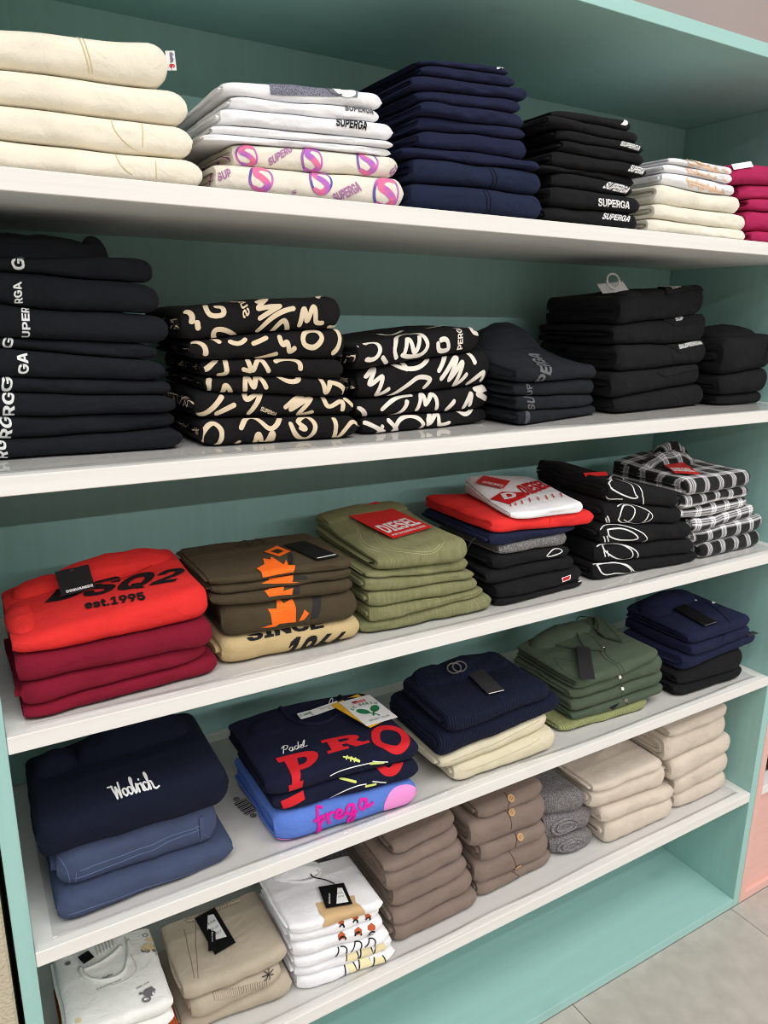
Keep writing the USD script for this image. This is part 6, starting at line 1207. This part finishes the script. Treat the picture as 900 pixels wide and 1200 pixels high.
for c, rx, ry in ((P[0], .052, .026), (P[1], .046, .040), ((g.xl + .015, P[0][1] + .01), .03, .02)):
    decal(g, affinity.translate(affinity.scale(Point(0, 0).buffer(1, 10), rx, ry), *c), 'pink_patch', INK['pink'], h=.0008)
g, P = A('D2neckline')
line(g, P, 'neck_rib', g.mat, rad=.0055, h=.002, n=40)
g = GAR[('D2', 2)]; dome(g, .50, atdep(g, .185), .04, .03, .010, 'shoulder', g.mat, seed=6, fold=.3); dome(g, .70, atdep(g, .195), .045, .03, .012, 'shoulder', g.mat, seed=8, fold=.3)
hang_tag('D2neck', 'white', 0.008, [('label_lettering', INK['green'], text_in('ST. BARTH', .08, .35, .92, .35, 800))], name='neck_label')
g, fr, t = hang_tag('D2label', 'white', 0.012, [('tag_lettering', INK['inkgrey'], text_in('M', .55, .15, .62, .2, 700))] + [('tag_line', INK['inkgrey'], box(.3, y, .7, y + .04)) for y in (.5, .65)], name='price_tag')
cord_to(g, fr, .78, .8, [(A('D2label')[1][1][0] - .012, A('D2label')[1][1][1] + .03, .014), (A('D2label')[1][1][0] - .022, A('D2label')[1][1][1] + .02, .012), (A('D2label')[1][1][0] - .02, A('D2label')[1][1][1], .010)], .0008, CLEAR)
hang_tag('D2yellow', 'yellow', 0.010, label='yellow card')
RACK = [affinity.rotate(affinity.translate(affinity.scale(Point(0, 0).buffer(1, 10), .17, .10), x, .48), a_, origin='center') for x, a_ in ((.32, -25), (.70, 25))]
HAND = [LineString([(.42, .40), (.58, .27)]).buffer(.022), LineString([(.60, .40), (.46, .27)]).buffer(.022), Point(.60, .23).buffer(.03)]
arc_ = []
for k, ch in enumerate('ST BARTH'):
    if ch == ' ': continue
    u = (k - 3.5) / 3.5; sh = affinity.scale(text_shape(ch, 800)[0], .085, .085, origin=(0, 0))
    arc_.append(affinity.rotate(affinity.translate(sh, .5 + .38 * u - .04, .60 + .09 * (1 - u * u)), -28 * u, origin='center'))
hang_tag('D2white', 'white', 0.0125, [('racket_print', INK['green'], unary_union(RACK)), ('racket_print', INK['green'], unary_union(HAND)), ('tag_lettering', INK['green'], unary_union(arc_)), ('tag_lettering', INK['inkgrey'], text_in('SPORT CLUB', .20, .10, .85, .06, 600)),
         ('flag_print', INK['red'], unary_union([box(.30, y, .72, y + .022) for y in (.80, .835, .87)])), ('flag_print', INK['deepnavy'], box(.30, .845, .46, .895))], label='white card with green rackets')
g, fr, t = hang_tag('D3tag', 'charcoal', 0.006, [('tag_line', INK['white'], box(.05, .0, .95, .02))])
g = GAR[('D3', 3)]; x0 = (g.xl + g.xr) / 2
dome(g, x0 + .01, atdep(g, .165), .105, .036, .026, 'collar', g.mat, seed=4, fold=.3); dome(g, x0 - .09, atdep(g, .17), .05, .035, .02, 'shoulder', g.mat, seed=6, fold=.35); dome(g, x0 + .09, atdep(g, .165), .05, .035, .018, 'shoulder', g.mat, seed=7, fold=.35)
LOOP = plain('loop_grey', (112, 108, 104), 0.7)
for dx in (0, .016):
    an = np.linspace(0, 2 * np.pi, 26, endpoint=False); line(g, [(x0 - .045 + dx + .019 * math.cos(t_), atdep(g, .145) + .013 * math.sin(t_), .030 + .006 * math.sin(t_)) for t_ in an], 'hanger_loop', LOOP, rad=.0019, n=30, closed=True)
for key in ('D4colL', 'D4colR'):
    g, P = A(key); slab(g, Polygon(P).buffer(.002), 'collar', g.mat, .003, .0075, size=.008)
    line(g, [(*p, .0075) for p in (P[1:4] if key == 'D4colL' else P[1:4])], 'collar_stitch', INK['greenseam'], rad=.0006, curve=False)
g = GAR[('D4', 4)]; dome(g, (g.xl + g.xr) / 2 - .02, atdep(g, .205), .10, .035, .022, 'collar_stand', g.mat, seed=4, fold=.3)
for g, P in ANCH['button']:
    if g.i < g.st.n - 1: P = [(P[0][0], float(np.clip(P[0][1], g.lo() + .008, g.hi() - .010)))]
    n_ = g.surf(np.array([P[0][0]]), np.array([P[0][1]]), 1.0)[0] - g.surf(np.array([P[0][0]]), np.array([P[0][1]]), 0.0)[0]
    c0 = g.surf(np.array([P[0][0]]), np.array([P[0][1]]), .0016)[0]
    m_ = trimesh.creation.revolve([(0, -.0008), (.0052, -.0008), (.0056, .0002), (.0048, .0011), (.0030, .0008), (0, .0010)], sections=18); m_.apply_transform(trimesh.geometry.align_vectors([0, 0, 1], n_)); m_.apply_translation(c0)
    part(g.x, 'snap_button', m_, METAL, smooth=40)
g, fr, t = hang_tag('D4tag', 'charcoal', 0.012, flat_w=.036, label='dark hang tag')
g, P = A('D4loop'); line(g, [(p[0], p[1], .012) for p in P], 'tag_string', CORD, rad=.0013, n=40)
hang_tag('D5tag', 'black', 0.006, [('tag_line', INK['inkgrey'], box(.05, .0, .95, .03))])
g = GAR[('D5', 2)]
p = g.place(0.86, .006, .85); part(g.x, 'strap', bx(*(p[0], p[0] + .045), p[1] - .004, p[1] + .014, p[2] + .004, p[2] + .0065, .0006), CARD['charcoal'], label='dark strap end')
g = GAR[('D5', 4)]; x0 = (g.xl + g.xr) / 2; dome(g, x0 - .01, atdep(g, .185), .095, .04, .026, 'hood', g.mat, seed=4, fold=.35); dome(g, x0 - .07, atdep(g, .17), .04, .04, .016, 'hood', g.mat, seed=9, fold=.35)
# ---- lowest shelf
g, P = A('E1neck'); OW = M['milk']
line(g, P, 'neck_rib', OW, rad=.0042, h=.002, n=50)
g, P = A('E1lap'); line(g, P, 'lap_seam', plain('seam_offwhite', (206, 204, 194), .9), rad=.0010, h=.0006)
g, P = A('E1back'); line(g, P, 'neck_rib', OW, rad=.0038, h=.003, n=30)
g, P = A('E1pleat')
for k in range(6):
    u = k / 5; line(g, [(P[0][0] + (P[1][0] - P[0][0]) * u, P[0][1] + (P[1][1] - P[0][1]) * u - .012), (P[0][0] + (P[1][0] - P[0][0]) * u, P[0][1] + (P[1][1] - P[0][1]) * u + .016)], 'rib_pleat', OW, rad=.0022, h=.003, n=6, curve=False)
hang_tag('E1tag', 'black', 0.007)
def dots(g, lst, name):
    for mat, (cx, cy), rx, ry in lst: decal(g, affinity.translate(affinity.scale(Point(0, 0).buffer(1, 7), rx, ry), cx, cy), name, INK[mat], h=height(g, name))
g, P = A('E1panda')
dots(g, [('bearcream', P[0], .0135, .011), ('bear', P[1], .0045, .0065), ('bear', P[3], .0045, .0045), ('bear', P[4], .005, .0045), ('bear', P[2], .0045, .0040), ('bearcream', P[5], .007, .006)], 'bear_print')
decal(g, Point(P[6]).buffer(.0055).difference(Point(P[6]).buffer(.004)), 'bear_print', INK['inkgrey'], h=height(g, 'x')); decal(g, affinity.translate(text_shape('hi', 500)[0].__class__ and affinity.scale(text_shape('hi', 500)[0], .008, .006, origin=(0, 0)), *P[7]), 'lettering', INK['inkgrey'], h=height(g, 'x'))
g, P = A('E1bear')
dots(g, [('bear', P[0], .012, .011), ('bear', P[2], .0035, .0035), ('bear', P[4], .0035, .0035), ('white', P[1], .0055, .0055), ('ink', P[1], .0012, .0012), ('bear', P[3], .0085, .0075), ('white', P[3], .0050, .0040)], 'bear_print')
g, P = A('E1spots'); dots(g, [('bearcream', P[0], .005, .006), ('bear', P[1], .0055, .0055)], 'spot_print')
dots(GAR[('E1', 2)], [('rustink', (P[2][0], .002), .0065, .0075)], 'spot_print')
g, fr, t = hang_tag('E2tagb', 'black', 0.005, [('tag_sticker', CARD['white'], Polygon([(.22, .30), (.80, .22), (.80, .86), (.55, .90), (.25, .62)]))])
card_print(fr, unary_union([text_in(w_, .34, y, .74, .06, 500) for w_, y in (('14A', .68), ('20,00', .52), ('0817', .38))]), 'sticker_print', INK['inkgrey'], t, h=.0005)
g, fr, t = hang_tag('E2taga', 'black', 0.0125, flat_w=.0155, prints= [('tag_lettering', INK['white'], affinity.affine_transform(text_shape('Grant Garcon', 600)[0], [0, -.22, -.44, 0, .46, .64][:1] + [.22, -.44, 0, .45, .63]))], label='narrow black tag over a wider one')
g, P = A('E2waist')
for k in range(30):
    u = k / 29 * (len(P) - 1); i0 = min(int(u), len(P) - 2); w_ = u - i0; x_, s_ = np.array(P[i0]) * (1 - w_) + np.array(P[i0 + 1]) * w_
    line(g, [(x_, s_ - .016), (x_ + .001, s_), (x_, s_ + .022)], 'waist_gather', g.mat, rad=.0021, h=.0012, n=7)
for dy in (-.019, .024): line(g, [(p[0], p[1] + dy) for p in P], 'waist_seam', INK['beigeseam'], rad=.0009, h=.0008)
g, P = A('E2waist1')
for k in range(26):
    u = k / 25 * (len(P) - 1); i0 = min(int(u), len(P) - 2); w_ = u - i0; x_, s_ = np.array(P[i0]) * (1 - w_) + np.array(P[i0 + 1]) * w_
    line(g, [(x_, s_ - .008), (x_, s_ + .008)], 'waist_gather', g.mat, rad=.0022, h=.0010, n=5, curve=False)
g, P = A('E2cord')
for k in range(7):
    a_ = k * .9 + .3; line(g, [(*P[0], .002), (P[0][0] + .006 * math.cos(a_), P[0][1] + .005 * math.sin(a_), .005), (P[0][0] + .013 * math.cos(a_), P[0][1] + .010 * math.sin(a_), .0015)], 'drawstring', CORD, rad=.0009, n=8)
g, fr, t = hang_tag('E3tag', 'black', 0.006, [('tag_sticker', CARD['white'], Polygon([(.42, .10), (.88, .10), (.86, .78), (.68, .80)])), ('tag_lettering', INK['white'], affinity.affine_transform(text_shape('Grant Garcon', 600)[0], [.14, -.06, .46, .04, .20, .14]))])
card_print(fr, unary_union([text_in(w_, .56, y, .80, .07, 500) for w_, y in (('10A', .52), ('18,00', .36))]), 'sticker_print', INK['inkgrey'], t, h=.0005)
g, P = A('E3cord'); line(g, [(p[0], p[1], .006) for p in P], 'tag_string', CORD, rad=.0014, n=40)
g = GAR[('E3', 5)]; dome(g, g.xl + .08, atdep(g, .16), .06, .03, .016, 'collar', g.mat, seed=3, fold=.35); line(g, [(g.xl + .03, atdep(g, .165)), (g.xl + .06, atdep(g, .128)), (g.xl + .10, atdep(g, .122)), (g.xl + .135, atdep(g, .158))], 'neck_rib', g.mat, rad=.0034, h=.0016)
for g, P in ANCH['wood']:
    o_ = g.surf(np.array([P[0][0]]), np.array([P[0][1]]), 0.0)[0]; n_ = g.surf(np.array([P[0][0]]), np.array([P[0][1]]), 1.0)[0] - o_; n_ /= np.linalg.norm(n_)
    m_ = trimesh.creation.revolve([(0, -.0010), (.0090, -.0010), (.0102, .0004), (.0096, .0018), (.0080, .0022), (.0066, .0013), (0, .0013)], sections=22); T_ = trimesh.geometry.align_vectors([0, 0, 1], n_); m_.apply_transform(T_); m_.apply_translation(o_ + n_ * .0018)
    bt = part(g.x, 'wooden_button', m_, WOOD, smooth=40, label='round wooden button')
    hs = []
    for dx, dy in ((-1, -1), (1, -1), (-1, 1), (1, 1)):
        h_ = trimesh.creation.cylinder(.0012, .0006, sections=8); h_.apply_translation([dx * .0024, dy * .0024, .0016]); h_.apply_transform(T_); h_.apply_translation(o_ + n_ * .0018); hs.append(h_)
    part(bt, 'button_holes', join(hs), HOLE)
g, P = A('E7fold')
g = GAR[('E7', 3)]; dome(g, (g.xl + g.xr) / 2, atdep(g, .155), .10, .03, .016, 'collar', g.mat, seed=4)
# ---- black clothes on the pink unit's shelf, at the edge of the picture
for k, z in enumerate((.4312, .4742)):
    s_ = Stack('pink%d' % k, 5, 2.08, 2.40, .05, .05, [(z - .43, z - .43), (z - .43 + .041, z - .43 + .041)], [(2.085, 2.39)], L=.25)
    garment(s_, 0, 'sweatshirt', 'black folded garment, %s of two on the pink shelving unit' % ('lower', 'upper')[k], 'sweatshirt', M['black'], 'black garments on the pink shelving unit')
for i in (0, 1):
    g = GAR[('E6', i)]; cx, hw = g.xl + .055, .042
    for kk in (1.0, .62):
        line(g, [(cx + hw * kk * math.cos(t_) * (1 if math.cos(t_) > 0 else .9), .30 * g.T * kk * math.sin(t_)) for t_ in np.linspace(.35, 2 * math.pi - .35, 22)], 'cuff_fold', g.mat, rad=.0042, h=.0010, n=44, sides=7)
